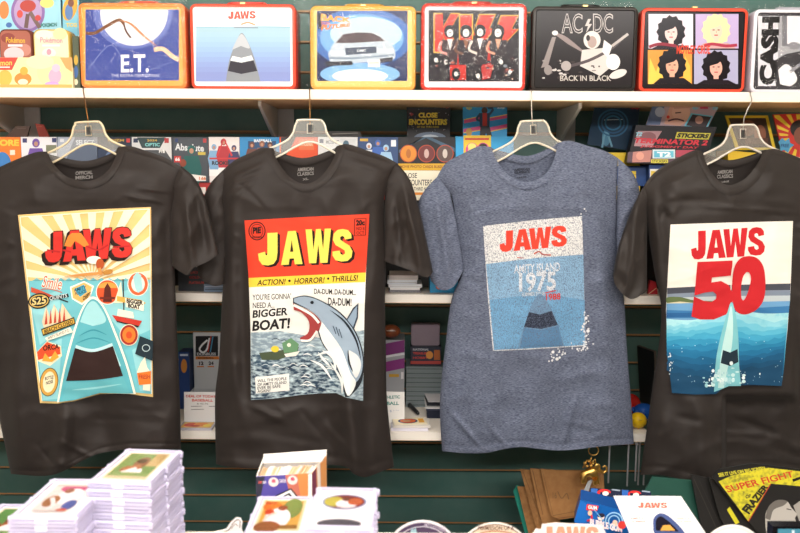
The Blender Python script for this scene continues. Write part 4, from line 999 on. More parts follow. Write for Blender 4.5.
hb = [
 (-14,21.4,'#ee7d2b','#c95d1c', T('SCORE',-12,139.5,19,146,'#f6c545',.05)+R(10,150,15,155,'#f4e2cf')+E(2,164,9,12,'#3f7fc0')+T('100',11,161.5,17,164.5,'#d13b28',.03)+R(-12,176,20,178,'#d13b28'), 'orange card box with yellow title, first in the row at the left edge'),
 (21.8,57.4,'#e9e6ea','#c3c0c8', R(22.6,138.3,27,142.6,'#3a3f6e')+R(52,138,56.4,142.4,'#39406c')+PL(36,143,'#6d4fa0',1.05)+R(46,145,56.5,153,'#7b7f68'), 'white card box with purple helmeted player, second from the left'),
 (57.8,97.5,'#5f6b80','#495366', G([(57.8,137),(75,137),(66,160),(57.8,160)],'#a6afbf')+R(60,139,64,142,'#d8dade')+T('SELECT',76,140,94,145,'#d9dfe8',.03), 'grey-blue card box behind the leftmost hanger, third in the row'),
 (98,131.8,'#33405a','#262f44', R(98,137,131.8,149,'#222a3c')+T('PRIZM',108,139,124,141.5,'#c9a34c',.03)+R(126.5,138.5,130,142.5,'#c23c3c')+E(114,158,9,8,'#6a7fa4'), 'navy card box with gold title, right of the leftmost hanger'),
 (132.2,171.8,'#d5d4d3','#a8a8a8', G([(137,137.4),(166,137.4),(160,148),(142,148)],'#2f4446')+T('2024',147,139.4,157,141.4,'#d2b04c',.02)+T('OPTIC',145,143,160,146.4,'#7fc6c4',.04)+R(133.4,138.4,138,142.6,'#2c3752')+R(164.4,138,168.8,143,'#b23a3c')+G([(132.2,155),(140,150),(165,150),(171.8,160),(171.8,182),(132.2,182)],'#4a4d50')+T('FYE',159,150,165,153,'#efeeea',.05), 'silver and dark card box with teal title, left of the green player box'),
 (172.6,208.6,'#3a3e46','#8b2a30', R(173.4,137.6,207.8,181.4,'#464b52')+R(175,138.6,178,142,'#2d3d6d')+R(203,138.6,206.4,142.6,'#b23a3c')+T('Absolute',175,144,204,151,'#d8dbdc',.03,rise=-1.5)+PL(191.5,150,'#1f5c58',1.15)+E(183,163,3.4,3.8,'#8a3f2a')+R(174.2,156,181,162.4,'#c23a38')+T('66',175.2,157.4,180,161,'#f4eeea',.05)+G([(190,174),(206,176),(206,181),(190,181)],'#e9e4dc')+T('1:66',199,176.6,206,180,'#d66a2c',.04)+R(198,152,205.5,155,'#c9b04c'), 'dark card box with green-jersey player, between the two left shirts'),
 (209.2,239.6,'#e6dcd9','#b2292c', G([(209.2,158),(224,150),(239.6,158),(239.6,176),(209.2,176)],'#f0ecea')+PL(214,147,'#7fa8cc',.7)+PL(223.5,142,'#b23038',.8)+PL(234,148,'#3b3a64',.7)+L([(217,156),(224,139),(232,156)], 2, '#c9393a')+T('ROOKIE',212,161,230,165,'#2b2a2c',.04)+L([(209.5,158.5),(239,158.5)], 1.6, '#c9393a'), 'white and red card box with three players, right of the green player box'),
 (240,279.4,'#2f86bd','#1f5f8c', R(248,141,276,168,'#214a74')+T('BASEBALL',254,139.2,272,142.2,'#e8eef2',.04)+PL(252,145,'#6a3e34',.75)+PL(262,144,'#8a5844',.75)+PL(270,145,'#5e3a30',.75), 'blue card box with three brown figures, left of the frosted hanger'),
 (279.8,317.8,'#ea5a34','#b8422a', G([(281,137),(296,137),(290,150),(281,160)],'#3d3b40')+R(299,139,314,150,'#e6774d')+T('PHOENIX',301,142,313,146,'#f7d2b4',.03), 'orange-red card box standing behind the frosted hanger'),
 (318.2,357.6,'#e4e3e4','#bcbabc', R(319.5,139,323.5,143,'#2f3f6c')+R(340,138.6,356,147,'#d7d9da')+E(346,144,3,3.6,'#4d6a7c')+T('MOSAIC',326,140,339,144,'#8a8a90',.03), 'plain white card box with small helmet, right of the frosted hanger'),
 (358.2,398,'#2f4a78','#22365a', R(360,138.6,368,141.2,'#d8b04a')+PL(369,146,'#d9dce2',.75)+PL(378,143,'#3a62b0',.8)+PL(386,148,'#9fc4e0',.8)+R(391,140,396,146.5,'#e8eaee'), 'dark blue card box with three footballers, at the right end of the row'),
]
for x0, x1, cf, cs, art, lb in hb:
    upright('card_box', x0, 137, x1, 182, YH, hd, cf, cs, art, zb=zc+.0004, label=lb, cat='card box', group='card boxes in the row behind the shirts')
slab('wrapper', [(330,131),(360,131.5),(362,137),(325,136.6)], YH+.03, (0,.04,0), '#2a2724', '#1f1c1a', L([(332,134),(358,133)], .7, '#8a847c'), label='black plastic wrapper lying on top of the white card box', cat='wrapper')
slab('booklet', [(35,123.5),(43.5,124.5),(49.5,137),(39,137)], YH+.06, (0,.006,0), '#8f2f20', '#6d2418', R(37,126,42,127,'#a84a38'), label='dark red booklet leaning behind the card boxes under the left bracket', cat='booklet')
slab('booklet', [(16,126),(30,126),(27,137),(5,137)], YH+.055, (0,.006,0), '#5d4a42', '#43352f', R(17,128,26,128.8,'#7a665c'), label='brown booklet leaning behind the card boxes at far left', cat='booklet')
# wax display boxes
def wax(quad, Y, depth, cf, cs, art, lid, lid_art, label, lidcol, group='old card display boxes', Yl=None):
    q4 = [P(p[0], p[1], Y) for p in quad]
    r = thing('card_display_box', label, 'card display box', (q4[0]+q4[1]+q4[2]+q4[3])/4, group)
    r.location.z = min(q.z for q in q4); WL[r.name] = Vector(r.location)
    slab('carton_body', quad, Y, depth, cf, cs, art, parent=r)
    if lid: slab('lid', lid, Yl or Y+depth, .0025, lidcol, lidcol, lid_art, parent=r)
    return r
YX = YR-.012
upright('card_display_box', 397, 170.5, 440, 200, YX, .12, '#efe7cf', '#cdbf9a',
    T('CLOSE',402,173,417,178,'#2c2722',.01)+T('ENCOUNTERS',402,179.6,432,185.5,'#2c2722',.01)+T('OF THE THIRD KIND',402,187,432,190.6,'#2c2722',.01)+R(398,192.4,440,195,'#e08b2e'), zb=zr+.0003,
    label='cream card box with black title, below the dark night-sky box', cat='card display box')
art = R(398,137,455,170.4,'#15151d')+R(398,163.5,455,170.4,'#d9a92b')+T('MOVIE PHOTO CARDS BUBBLE GUM',400,165.2,453,168,'#8a4a1c',.02)
art += G([(424,137),(430,137),(455,148),(455,152)],'#3e5c74')+G([(424,137),(428,137),(399,150),(399,153)],'#46667e')
for x, c, c2 in ((408.5,'#d98a2e','#b0662a'),(426.5,'#6b2c2c','#c9a8a2'),(445,'#5c4844','#cfc4ba')): art += E(x,153.6,8.6,8.8,'#b5472c')+E(x,153.6,7.8,8,c)+E(x,153.6,2.4,4.6,c2)
la = R(407,104,450,137.5,'#14131a')+E(430,138,16,6,'#6f7f96')+E(430,138,9,3.4,'#c3cfdb')+T('CLOSE',418.5,112.6,437.5,117.8,'#edd33c',.05)+T('ENCOUNTERS',409,119,447,125,'#edd33c',.05)+T('OF THE THIRD KIND',417,126,439,127.9,'#d8bf3a',.03)+T('15¢',441,105,449,108.5,'#c93030',.05)+T('fp',409.5,112.6,413.5,116,'#b5302c',.05)
for k in range(24): la += E(random.uniform(408,449), random.uniform(105,134), .3, .3, '#d7d9e2', n=5)
wax([(397.5,137),(455,137),(455,170.2),(397.5,170.2)], YX, .12, '#15151d', '#0f0f14', art, [(406.5,104),(450.5,104.4),(450,137.4),(407.5,137.2)], la, 'dark night-sky card box with yellow title on its raised lid', '#14131a')
art = R(456,136.5,513,200,'#2f9fd6')+G([(463.5,135.4),(491,135.4),(491,180),(463.5,180)],'#e9c534')+E(472,150,6.4,7.4,'#d64a8c')+E(483,150,6.4,7.4,'#d64a8c')+E(472,150.5,4,5.4,'#ecc08e')+E(472,146.5,4.2,3.4,'#f0de7a')+E(483,150.5,3.6,5.4,'#9a6446')+E(483,146.4,4,3,'#2b201e')+R(465,138,489,140,'#c9402e')
la = R(463,105,507,158,'#2796cf')+G([(464,119.6),(482,116),(480,119.6),(507,114.5),(507,118),(484,122),(486,119),(464,123.5)],'#d94f86')+L([(464,119.6),(482,116),(480,119.6),(507,114.5)], .8, '#f0d34a')+G([(463.5,129),(486,125),(484,128.5),(507,124),(507,128),(486,132.5),(488,129),(463.5,133)],'#d94f86')+L([(463.5,133),(488,129),(486,132.5),(507,128)], .8, '#f0d34a')
la += E(484.5,110.5,3,3.2,'#4c3226')+G([(479,113),(490,113),(489.5,127),(480,127)],'#27415e')+G([(482.5,113),(487,113),(487,126),(482.5,126)],'#c1352e')+L([(480,114.5),(476.5,119),(481,121)], 2.4, '#27415e', 6)+L([(489.5,114.5),(493,109),(488,108)], 2.4, '#27415e', 6)+G([(480.5,126),(489.5,126),(492,136),(496,147),(492.5,147.5),(486,133),(482,146),(479,145)],'#1d2630')+T('tp',466,107,472,110,'#e8ce4a',.04)+T('25¢',497,106,505,109,'#e9eef0',.05)+E(469,132,3,4,'#c99a4a')
wax([(455.6,136.5),(513.5,136.5),(513.5,199.6),(455.6,199.6)], YX+.001, .1, '#2f9fd6', '#2478a4', art, [(462.8,105.2),(507.2,105),(507,136.4),(463,136.6)], la, 'bright blue card box with pink lightning bands and dancing figure', '#2796cf')
# far right boxes
art = R(580,138,642,199,'#0f1a26')
la = G([(595,105),(640,105),(635,151),(587,144.5)],'#17344c')
for k, r_ in enumerate((21,17,13,9)): la += RING(613,121,r_,r_*.95,1.7,('#2f5f80','#244d6c','#2c5875','#1c3a52')[k])
cl4 = [(595,105),(640,105),(635,151),(587,144.5)]
la = [s_ for s_ in la if True]
la += E(606,138,4,8,'#4d7f9c')+L([(602,148),(606,132),(612,147)], 2, '#6a9cb4', 8)+L([(604,120),(624,119.4)], .6, '#b7cbd6')+T('25¢',631,106,639,109.8,'#c93a3a',.05)
slab('card_display_box', cl4, [YX+.10]*2+[YX+.05]*2, (0,.004,0), '#17344c', '#10263a', [x for x in la[0:1]]+la[5:]+sum([RING(613,123,r_,r_*.9,1.6,c_) for r_, c_ in ((15.5,'#2f6285'),(12,'#29567a'),(8.5,'#316a8c'))], []), label='dark blue box lid with swirling rings, above the blue-grey shirt shoulder', cat='card display box')
slab('card_display_box', [(586,152.5),(640,152.5),(640,200),(584,200)], YX+.035, .08, '#d9b92a', '#a88d20', G([(612,166),(650,166),(650,186),(612,186)],'#25467e')+T('F',627,171,636,183,'#f1d23c',.08), label='yellow and dark blue card box below the dark swirling lid', cat='card display box')
slab('card_display_box', [(649,164.5),(716,165.5),(716,200),(649,200)], YX+.01, .1, '#2a4a86', '#1f3766', R(650,169,664,182,'#e6e2da')+T('FUN',651,171,663,180,'#e8c63c',.08), label='blue and white card box under the sticker box', cat='card display box')
art = G([(636,125),(717,127),(703,165),(627,163)],'#17141c')+G([(638,131),(662,131),(652,147),(634,146)],'#b48a90')+E(648,137,8,5,'#8f5f66')+T('T2',0,0,0,0,'#9ad3e6',.06,quad=[(636.5,132.2),(643,132.2),(641.5,136.2),(634.5,136.2)])
art += G([(677,132),(711,133.2),(708.5,139.6),(675,138.4)],'#d9cf4a')+T('STICKERS',0,0,0,0,'#1c1a16',.06,quad=[(678.2,133),(709.6,134.2),(707.4,138.6),(676.4,137.5)])
art += T('TERMINATOR 2',0,0,0,0,'#cf2f3f',.04,quad=[(635,137.8),(709,140.2),(706.5,145.6),(633,143)])+T('JUDGMENT DAY',0,0,0,0,'#c4303c',.03,quad=[(641,145),(699,146.6),(697.5,149.4),(640,147.8)])
art += G([(628,152),(700,150.5),(698,163),(627,162)],'#5d4a55')+G([(633,152),(652,150),(650,162),(632,162.5)],'#c2857c')+R(652.5,149.5,675,158.5,'#d7e6ea')+R(654,151,673.6,157.4,'#69bfd8')+T('T2',657,151.8,671,156.8,'#f4fafb',.06)+R(651,159.4,668,163,'#e0d24e')+T('STICKERS',652,160,667,162.4,'#26221c',.02)+R(676,150,698,157,'#b5475a')+E(640,156,4,4,'#e0a08c')
la = G([(653,104),(719.5,104.6),(706,131),(646,125)],'#b9a0aa')+G([(653,104),(665,104.2),(660,125),(646,125)],'#5c6f94')+E(660,112,5,5,'#aab6cc')+G([(670,106),(690,106),(690,120),(680,126),(664,124)],'#d9a793')+E(681,112,9,9.5,'#e0b5a0')+G([(672,104.4),(694,104.4),(692,108),(674,109)],'#c99a8a')+L([(668,121),(676,119),(684,121)], 1.6, '#5a3038', 8)+E(668,117,1.6,1.6,'#d3372c')+L([(675,113),(681,112.4)], 1.2, '#503436')+G([(691,113),(713,116),(706,130),(684,126)],'#69bfd8')+G([(692.4,114.4),(711,117),(705,128.6),(686,125.4)],'#3c3036')+E(699,120,4,4,'#c08f80')+T('tp',692,107,698,110,'#69bfd8',.05)+T('25',712,106,718,109.6,'#69bfd8',.05)+R(700,106.4,708,109,'#c84058')
wax([(636,125),(717,127),(703,164.4),(627,162.6)], YX-.002, .03, '#17141c', '#0f0d12', art, [(653,104),(719.5,104.6),(706,131),(646,125)], la, 'black sticker box with red title and face on its raised lid', '#b9a0aa', Yl=YX+.04)
slab('card_display_box', [(725,115.5),(768,115.5),(776,150),(736,150)], [YX+.08]*2+[YX+.05]*2, (0,.004,0), '#e3c72e', '#a98f1c', G([(728.5,118),(765.6,118),(772.4,147.6),(739,147.6)],'#3d2c26')+E(748,128,8,8,'#7a4c38')+E(760,134,6,9,'#96604a')+R(745,138,768,144,'#5a3a30'), label='yellow-framed dark picture card behind the rightmost hanger', cat='card display box')
slab('card_display_box', [(773,114.5),(816,113),(828,199),(795,199)], [YX+.06]*2+[YX+.03]*2, (0,.005,0), '#d23228', '#9c2018',
     sum([G([(800,136),(800+40*math.cos(a_),136+34*math.sin(a_)),(800+40*math.cos(a_+.16),136+34*math.sin(a_+.16))],'#f0cf35',cl=[(774,115.2),(815,113.8),(820,165),(786,159.4)]) for a_ in [i*.35 for i in range(18)]], [])+E(801,135,13,16,'#d23228')+E(800,129,10,9,'#1d1715')+E(801,136,7.4,9,'#8a5440')+G([(778,142),(782,138),(785,141),(789,138),(790,143),(794,145),(790,148),(788,153),(784,150),(780,151),(780,146)],'#4fa6d6')+T('FREE',780.6,144,789,147.4,'#1d4f8a',.03), label='red card box with yellow burst and blue star at the right edge', cat='card display box')
slab('card_display_box', [(728,150.4),(780,155),(780,199.5),(728,199.5)], YX+.02, .08, '#e0b92c', '#a88a20', R(730,166,778,170,'#b33228'), label='yellow card box under the picture card, behind the rightmost shirt', cat='card display box')

# middle shelf front items
zm = ZM+.0004
upright('card_box', 178, 262, 209, 291, 1.985, .06, '#3a3f45', '#2a2e33', T('BLACK',189,271,199,273.6,'#b03030',.03)+T('GOLD',189,276,199.5,278.6,'#b03030',.03)+T('PLATINUM',189,281.4,204,284,'#c03a34',.03)+R(188,264.6,199,267,'#b9b3a8'), zb=zm, label='dark grey box with red lettering, under the left shirt sleeve', cat='card box')
upright('plastic_case', 204, 284.5, 226, 291, 1.975, .07, '#7f93ae', '#5f7390', R(205,286,225,287,'#b9c6d8')+R(205,289,225,289.8,'#39485c'), zb=zm, label='flat blue-grey plastic case on the middle shelf beside the dark box', cat='case')
bz = zm
for i, (x0, x1, h, c, lb) in enumerate(((389,421,.0052,'#4a4550','dark thin comic at the bottom of the white stack on the middle shelf'),(390,420,.0065,'#eceae8','white comic second from the bottom of the middle shelf stack'),(388.5,422,.0085,'#d5d8dd','pale grey comic in the middle of the middle shelf stack'),(387.5,417,.0105,'#dfe4ec','bluish white comic bundle second from top of the middle shelf stack'),(389,418,.0115,'#cfc6c2','beige-grey book on top of the middle shelf stack'))):
    m = MB(); Y = 1.985+.004*(i % 2); X0, X1 = P(x0,285,Y).x, P(x1,285,Y).x
    m.box(X0, Y, bz, X1, Y+.15, bz+h, c); m.box(X0+.001, Y-.0003, bz+h*.3, X1-.001, Y, bz+h*.45, '#b9b6b4')
    tag(m.build('comic_stack_book'), lb, 'book', 'books in the middle shelf stack'); bz += h+.0003
upright('card_box', 430, 273, 458, 293.4, 1.985, .08, '#2a9fd6', '#1c7aa8', E(439,287,3.2,2.4,'#d96a58'), zb=zm, label='bright blue box on the middle shelf under the grey-blue sleeve', cat='card box')
slab('pennant', [(650,280),(656,282),(658,296.4),(647.6,296)], 1.985, (0,.01,0), '#c01f2c', '#8a141e', L([(648.5,294),(656.5,288)], .7, '#e8c9a0'), label='red packet with pale stripe on the middle shelf beside the rightmost shirt', cat='packet')

# ================================================================== lowest shelf items
zb_ = ZB+.0004
dn = thing('card_display_box', 'white display box with black logo panel on the lowest shelf, left gap', 'card display box', (P(201,390,2.1).x, 2.1, zb_))
art = R(195.6,336,218,356,'#15161a')+L([(207.5,340),(202,345),(199.6,349.6),(203,352.4),(207,349),(209.6,338)], 1.9, '#eef0f2', 18)+L([(211,336.4),(208,352)], 1.1, '#c9372c')+L([(213,336.4),(210.4,352)], 1.1, '#4a9ac0')+T('DONRUSS',197,352.6,216,355.4,'#dfe2e6',.03)+R(195.6,356.4,219,359.4,'#dd7d2a')+T('BASEBALL',198,357,214,358.9,'#3a2412',.02)+T('12',199,361.4,203.6,365,'#26262a',.05)+T('24',208.6,361.4,213.6,365,'#26262a',.05)+R(197,366,204,367.2,'#dd7d2a')+R(207.6,366,214,367.2,'#dd7d2a')
upright('header', 193.5, 332.5, 222, 369, 2.17, .003, '#d9dcde', '#b9bcbe', art, parent=dn, zb=zb_+.03)
m = MB(); xa, xb = P(184,390,2.07).x, P(224,390,2.07).x
m.box(xa, 2.07, zb_, xb, 2.173, zb_+.002, '#c9ccce'); m.box(xa, 2.068, zb_, xb, 2.07, zb_+.03, '#dfe1e2'); m.box(xa, 2.07, zb_+.002, xa+.002, 2.173, zb_+.052, '#cfd2d4'); m.box(xb-.002, 2.07, zb_+.002, xb, 2.173, zb_+.052, '#cfd2d4'); m.box(xa+.002, 2.168, zb_+.002, xb-.002, 2.17, zb_+.05, '#cfd2d4')
m.build('tray', dn)
m = MB('gloss'); m.box(xa+.006, 2.085, zb_+.0024, xb-.006, 2.16, zb_+.022, '#8b9096'); m.box(xa+.014, 2.083, zb_+.0222, xb-.03, 2.12, zb_+.0235, '#c9b9b0')
tag(m.build('card_pack_pile'), 'grey card packs lying inside the white display box tray', 'card packs')
upright('card_box', 179, 352, 189.5, 392, 2.14, .05, '#22427e', '#182f5c', E(184,366,3,7,'#d98f3c')+R(180,354,188,356,'#c9d2e2'), zb=zb_, label='narrow blue box left of the white display box, lowest shelf', cat='card box')
m = MB(); sy = 2.02
q = [P(184,392,sy+.02), P(224,392,sy+.02), P(224,416,sy), P(184,416,sy)]
for k_ in (2, 3): q[k_].z = zb_+.0003
m.hexa(q, [p+Vector((0,.0015,0)) for p in q], '#eceae8')
draw(m, plane_map(q), T('DEAL OF TODAY',186,395,216,397.6,'#cf3a2c',.03,rise=-.5)+T('BASEBALL',192,399,213,401.6,'#cf3a2c',.03,rise=-.3)+T('$ 40.75',197,403,208,404.8,'#55504e',0)+L([(191,406.4),(202,406.2)],.5,'#55504e')+L([(209,406.4),(216,406.2)],.5,'#55504e')+L([(191,409.6),(204,409.2)],.5,'#55504e'))
tag(m.build('price_card'), 'white price card with red handwriting, left gap of the lowest shelf', 'price card')
def flatcard(name, x, y, wx, wy, z, h, c, art, label, cat, group=None, rot=0):
    m = MB('gloss')
    ca, sa = math.cos(rot), math.sin(rot)
    f = lambda u, v, zz: Vector((x+(u-.5)*wx*ca-(v-.5)*wy*sa, y+(u-.5)*wx*sa+(v-.5)*wy*ca, zz))
    bt = [f(0,0,z), f(1,0,z), f(1,1,z), f(0,1,z)]; tp = [f(0,0,z+h), f(1,0,z+h), f(1,1,z+h), f(0,1,z+h)]
    m.add(bt+tp, [(3,2,1,0),(4,5,6,7),(0,1,5,4),(1,2,6,5),(2,3,7,6),(3,0,4,7)], c)
    draw(m, lambda u, v, l: f(u, v, z+h+l), art, .0001)
    return tag(m.build(name), label, cat, group)
xx = P(198,424,1.99).x
flatcard('card_case', xx, 1.985, .085, .052, zb_, .006, '#b9b4bd', R(.05,.08,.95,.92,'#e8b96a')+E(.3,.5,.2,.3,'#d8502c')+E(.6,.55,.22,.28,'#e8862c')+E(.8,.4,.12,.2,'#f2d24c')+E(.45,.3,.15,.12,'#b53a2a'), 'flat card case with fiery orange art below the price card', 'card case')
# right gap
pb = [(386,344),(404.5,341),(404.5,384),(386,388)]
upright('card_box', 378, 340, 404.5, 398, 2.165, .09, '#a9acb2', '#8a8d94', G([(378,345),(404.5,340),(404.5,352),(378,357)],'#7a2a74')+G([(385,362),(404.5,358),(404.5,368),(385,372)],'#8a2f80')+R(389,374,399,377,'#d9a83c')+R(401,372,403.5,379,'#e9e9ec')+L([(378,358),(404.5,353.6)], 2.2, '#e3e3e8'), zb=zb_, label='purple and grey card box beside the clear case stack, lowest shelf', cat='card box')
m = MB('gloss'); c0 = P(391,329,2.14); zt_ = P(391,340,2.12).z+.0005
m.ball((c0.x, 2.15, zt_+.018), .026, .018, .018, ('#7a3f22','plastic')); m.tube([(c0.x-.012, 2.133, zt_+.022), (c0.x+.012, 2.133, zt_+.022)], .001, '#e9dfd0', 6)
tag(m.build('toy_football'), 'small brown toy football on top of the purple and grey box', 'toy ball')
cz = zb_
for i in range(int((P(425,364,2.18).z-zb_)/.0129)):
    m = MB('gloss'); X0, X1 = P(406,385,2.17).x, P(442,385,2.17).x
    m.box(X0+.0006*(i % 2), 2.17, cz, X1, 2.265, cz+.0125, ('#98a4a7','frost')); m.box(X0+.001, 2.1697, cz+.005, X1-.001, 2.17, cz+.0075, '#5c6a6d')
    tag(m.build('plastic_case'), 'clear grey plastic case in the tall stack on the lowest shelf', 'case', 'clear cases stacked on the lowest shelf'); cz += .0129
upright('card_box', 410.5, 346.5, 441, 364, 2.18, .07, '#252a3c', '#181b28', T('NATIONAL',413,348.4,429,350.6,'#c9ccd6',.02)+T('TREASURES',413,352,430,354.6,'#c23a34',.04)+T('HOBBY',413,356.6,428,359,'#c23a34',.03)+E(429.5,355,3.6,4,'#d98f3c')+R(434,350,440,360,'#b5642c')+R(410.5,361,441,364,'#b5433c'), zb=cz+.0003, label='dark blue box with red lettering on the clear case stack', cat='card box')
zq = P(425,346.5,2.18).z
m = MB('gloss'); X0, X1 = P(411,335,2.19).x, P(440,335,2.19).x
m.loft([rrect(X0+i, zq+.0004, X1-i, P(425,324.5,2.19).z-i, .006, 2.19+d, 5) for i, d in ((.001,.03),(0,.028),(0,.002),(.001,0))], ('#8a7a86','plastic'), True, True)
tag(m.build('plastic_case'), 'mauve grey rounded plastic case on top of the dark blue box', 'case')
m = MB('gloss'); X0 = P(427,390,2.08).x
m.box(X0, 2.07, zb_, X0+.09, 2.17, zb_+.022, '#23283a'); m.box(X0-.002, 2.068, zb_+.022, X0+.09, 2.172, zb_+.027, '#3a4054')
for k in range(3): m.hexa([Vector((X0-.004+k*.004,2.066+k*.01,zb_+.0275+.006*k)),Vector((X0+.08,2.066+k*.01,zb_+.0275+.006*k)),Vector((X0+.08,2.066+k*.01,zb_+.0305+.006*k)),Vector((X0-.004+k*.004,2.066+k*.01,zb_+.0305+.006*k))], [Vector((X0-.004,2.16,zb_+.0275+.006*k)),Vector((X0+.08,2.16,zb_+.0275+.006*k)),Vector((X0+.08,2.16,zb_+.0305+.006*k)),Vector((X0-.004,2.16,zb_+.0305+.006*k))], ('#e0dfe0','#2a2c34','#c9c8cc')[k])
tag(m.build('card_storage_box'), 'dark navy storage box of cards beside the blue-grey shirt, lowest shelf', 'box')
m = MB('plastic'); gY = lambda px, py: P(px, py, (ZB-CAMZ)/(ray(px, py).z/ray(px, py).y))
a_ = gY(409,406.5); b_ = gY(418,415.5); a_.z = b_.z = zb_+.0062
m.tube([a_, a_.lerp(b_, .5), a_.lerp(b_, .55), b_], [.006,.006,.0056,.0045], '#1d1c20', 10); m.tube([b_, b_+(b_-a_)*.1], [.003,.001], '#2a2a2e', 8)
tag(m.build('marker_pen'), 'black marker pen lying on the lowest shelf by the clear cases', 'pen')
m = MB(); q = [P(380,391.5,2.03), P(404.5,392,2.03), P(404.5,419,2.01), P(380,419,2.01)]
for k_ in (2, 3): q[k_].z = zb_+.0003
m.hexa(q, [p+Vector((0,.0015,0)) for p in q], '#eceae6')
draw(m, plane_map(q), T('ATHLETIC',382,395.6,400,398.8,'#2a7f74',.03,rise=.6)+T('BALL',387,401.6,399,405,'#2a7f74',.03)+T('$ 3.00',390,410,399,412.4,'#8a9ab8',0))
tag(m.build('price_card'), 'white price card with teal handwriting, middle gap of the lowest shelf', 'price card')
xx = P(411,425,1.99).x
flatcard('card_case', xx-.004, 1.995, .095, .062, zb_, .0075, '#cfcbd6', R(.05,.08,.95,.92,'#e6e2e4'), 'clear card case at the bottom of the pile on the lowest shelf', 'card case')
flatcard('card_case', xx, 1.997, .095, .06, zb_+.0078, .006, '#d6d0c8', R(.05,.08,.95,.92,'#ded6c6'), 'clear card case second from the bottom of the lowest shelf pile', 'card case', None, .05)
flatcard('trading_card', xx-.004, 2.0, .085, .055, zb_+.0141, .0012, '#eadfc4', R(.04,.06,.96,.94,'#efe2bf')+E(.45,.5,.3,.36,'#2f3b60')+E(.45,.5,.24,.28,'#d1612c')+E(.42,.5,.12,.16,'#b58a64')+R(.78,.2,.94,.8,'#e0a23c'), 'orange and blue trading card on top of the case pile', 'trading card', None, .12)
# gap beside the rightmost shirt
slab('picture_frame', [(637,346),(654,352),(655,406),(640,402)], [2.2,2.12,2.1,2.18], (.01,.012,0), '#16171a', '#5c5148', G([(638.6,349.6),(652.4,354.4),(653,402),(640.6,398.6)],'#6a655e')+G([(640,352.4),(651,356.4),(651.6,398.4),(641.6,395.6)],'#2c3036')+L([(642,360),(648,390)], .8, '#5d6a72'), label='dark standing picture frame on the lowest shelf, right gap', cat='picture frame')
m = MB('plastic'); c0 = P(638,423,2.0)
m.ball((c0.x, 2.0, zb_+.021), .022, .022, .0205, ('#e2b81e','gloss')); m.tube([(c0.x-.02, 1.99, zb_+.026),(c0.x, 1.979, zb_+.028),(c0.x+.02, 1.99, zb_+.026)], .002, '#c9a01a', 6)
tag(m.build('toy_ball'), 'small yellow toy ball on the lowest shelf beside the rightmost shirt', 'toy ball')
m = MB('plastic'); c0 = P(641,414,2.06)
m.ball((c0.x+.008, 2.06, zb_+.024), .03, .026, .0235, ('#1f4f9c','gloss'))
for k in range(10): m.ball((c0.x+.008+.03*math.cos(k*.63), 2.06+.026*math.sin(k*.63), zb_+.03), .004, .004, .004, '#245ab0', 8, 6)
tag(m.build('toy_ball'), 'spiky blue toy ball behind the yellow ball', 'toy ball')
m = MB('plastic'); c0 = P(632,409,2.1); m.ball((c0.x, 2.125, zb_+.028), .03, .026, .0275, ('#c22a24','gloss')); tag(m.build('toy_ball'), 'red toy ball behind the blue toy ball', 'toy ball')
# hanging display prongs under the shelf edge
ze = ZB-.0215
for i, (x, y1, yy, lb) in enumerate(((609.5,483,1.99,'metal prong hanging under the lowest shelf, leftmost of the set'),(628.5,486,1.985,'long metal prong under the lowest shelf, second from left'),(636.5,481,1.98,'metal prong hanging under the lowest shelf, third from left'),(639.5,485,2.0,'metal prong hanging close to the dark shirt edge'),(645,485,2.02,'short metal prong half hidden by the rightmost shirt'))):
    m = MB('metal'); t_ = P(x,450,yy); b_ = P(x,y1,yy)
    m.tube([(t_.x,yy,ze-.0002),(t_.x,yy,ze-.02),(t_.x,yy,b_.z)], .0022, ('#b9bcc2','plastic'), 8); m.tube([(t_.x,yy,ze-.0003),(t_.x,yy,ze-.016)], .004, ('#c9ccd2','plastic'), 8)
    tag(m.build('hanging_prong'), lb, 'display prong', 'prongs under the lowest shelf')

# ================================================================== gold elephant key chain
Yk = 1.938
gold = ('#efc067','metal')
kc = thing('key_chain', 'gold elephant key chain hanging below the blue-grey shirt', 'key chain', P(590,486,Yk))
m = MB('metal'); cc = P(593.5,450.5,Yk); rr = .0125
m.tube([(cc.x+rr*math.cos(a*math.pi/14), Yk+.0005*math.sin(a), cc.z+rr*math.sin(a*math.pi/14)) for a in range(29)], .0014, gold, 8)
m.tube([P(591.5,457,Yk),P(590.5,461,Yk),P(590,465,Yk)], .0016, gold, 6); m.build('key_ring', kc)
m = MB('metal'); hk = P(593.5,444,Yk)
m.tube([(cc.x, Yk, cc.z+rr-.0004), (cc.x, Yk+.004, cc.z+rr+.004), (cc.x, Yk+.03, ze-.003), (cc.x, YS+.004, ze-.0004)], .0014, ('#c9ccd2','metal'), 6); m.build('hook', kc)
def skin(name, verts, edges, radii, mat, parent, sub=2):
    off = WL[parent.name]
    me = bpy.data.meshes.new(name); me.from_pydata([Vector(v)-off for v in verts], edges, []); me.update()
    o = bpy.data.objects.new(name, me); COL.objects.link(o); o.parent = parent; WL[o.name] = off
    bm = bmesh.new(); bm.from_mesh(me); bm.verts.ensure_lookup_table()
    ly = bm.verts.layers.skin.verify()
    for v_, r_ in zip(bm.verts, radii): v_[ly].radius = (r_, r_)
    bm.verts[0][ly].use_root = True
    bm.to_mesh(me); bm.free()
    o.modifiers.new('skin', 'SKIN').use_smooth_shade = True
    s_ = o.modifiers.new('sub', 'SUBSURF'); s_.levels = sub; s_.render_levels = sub
    me.materials.append(mat)
    return o
K = lambda x, y, dy=0: P(x, y, Yk+dy)
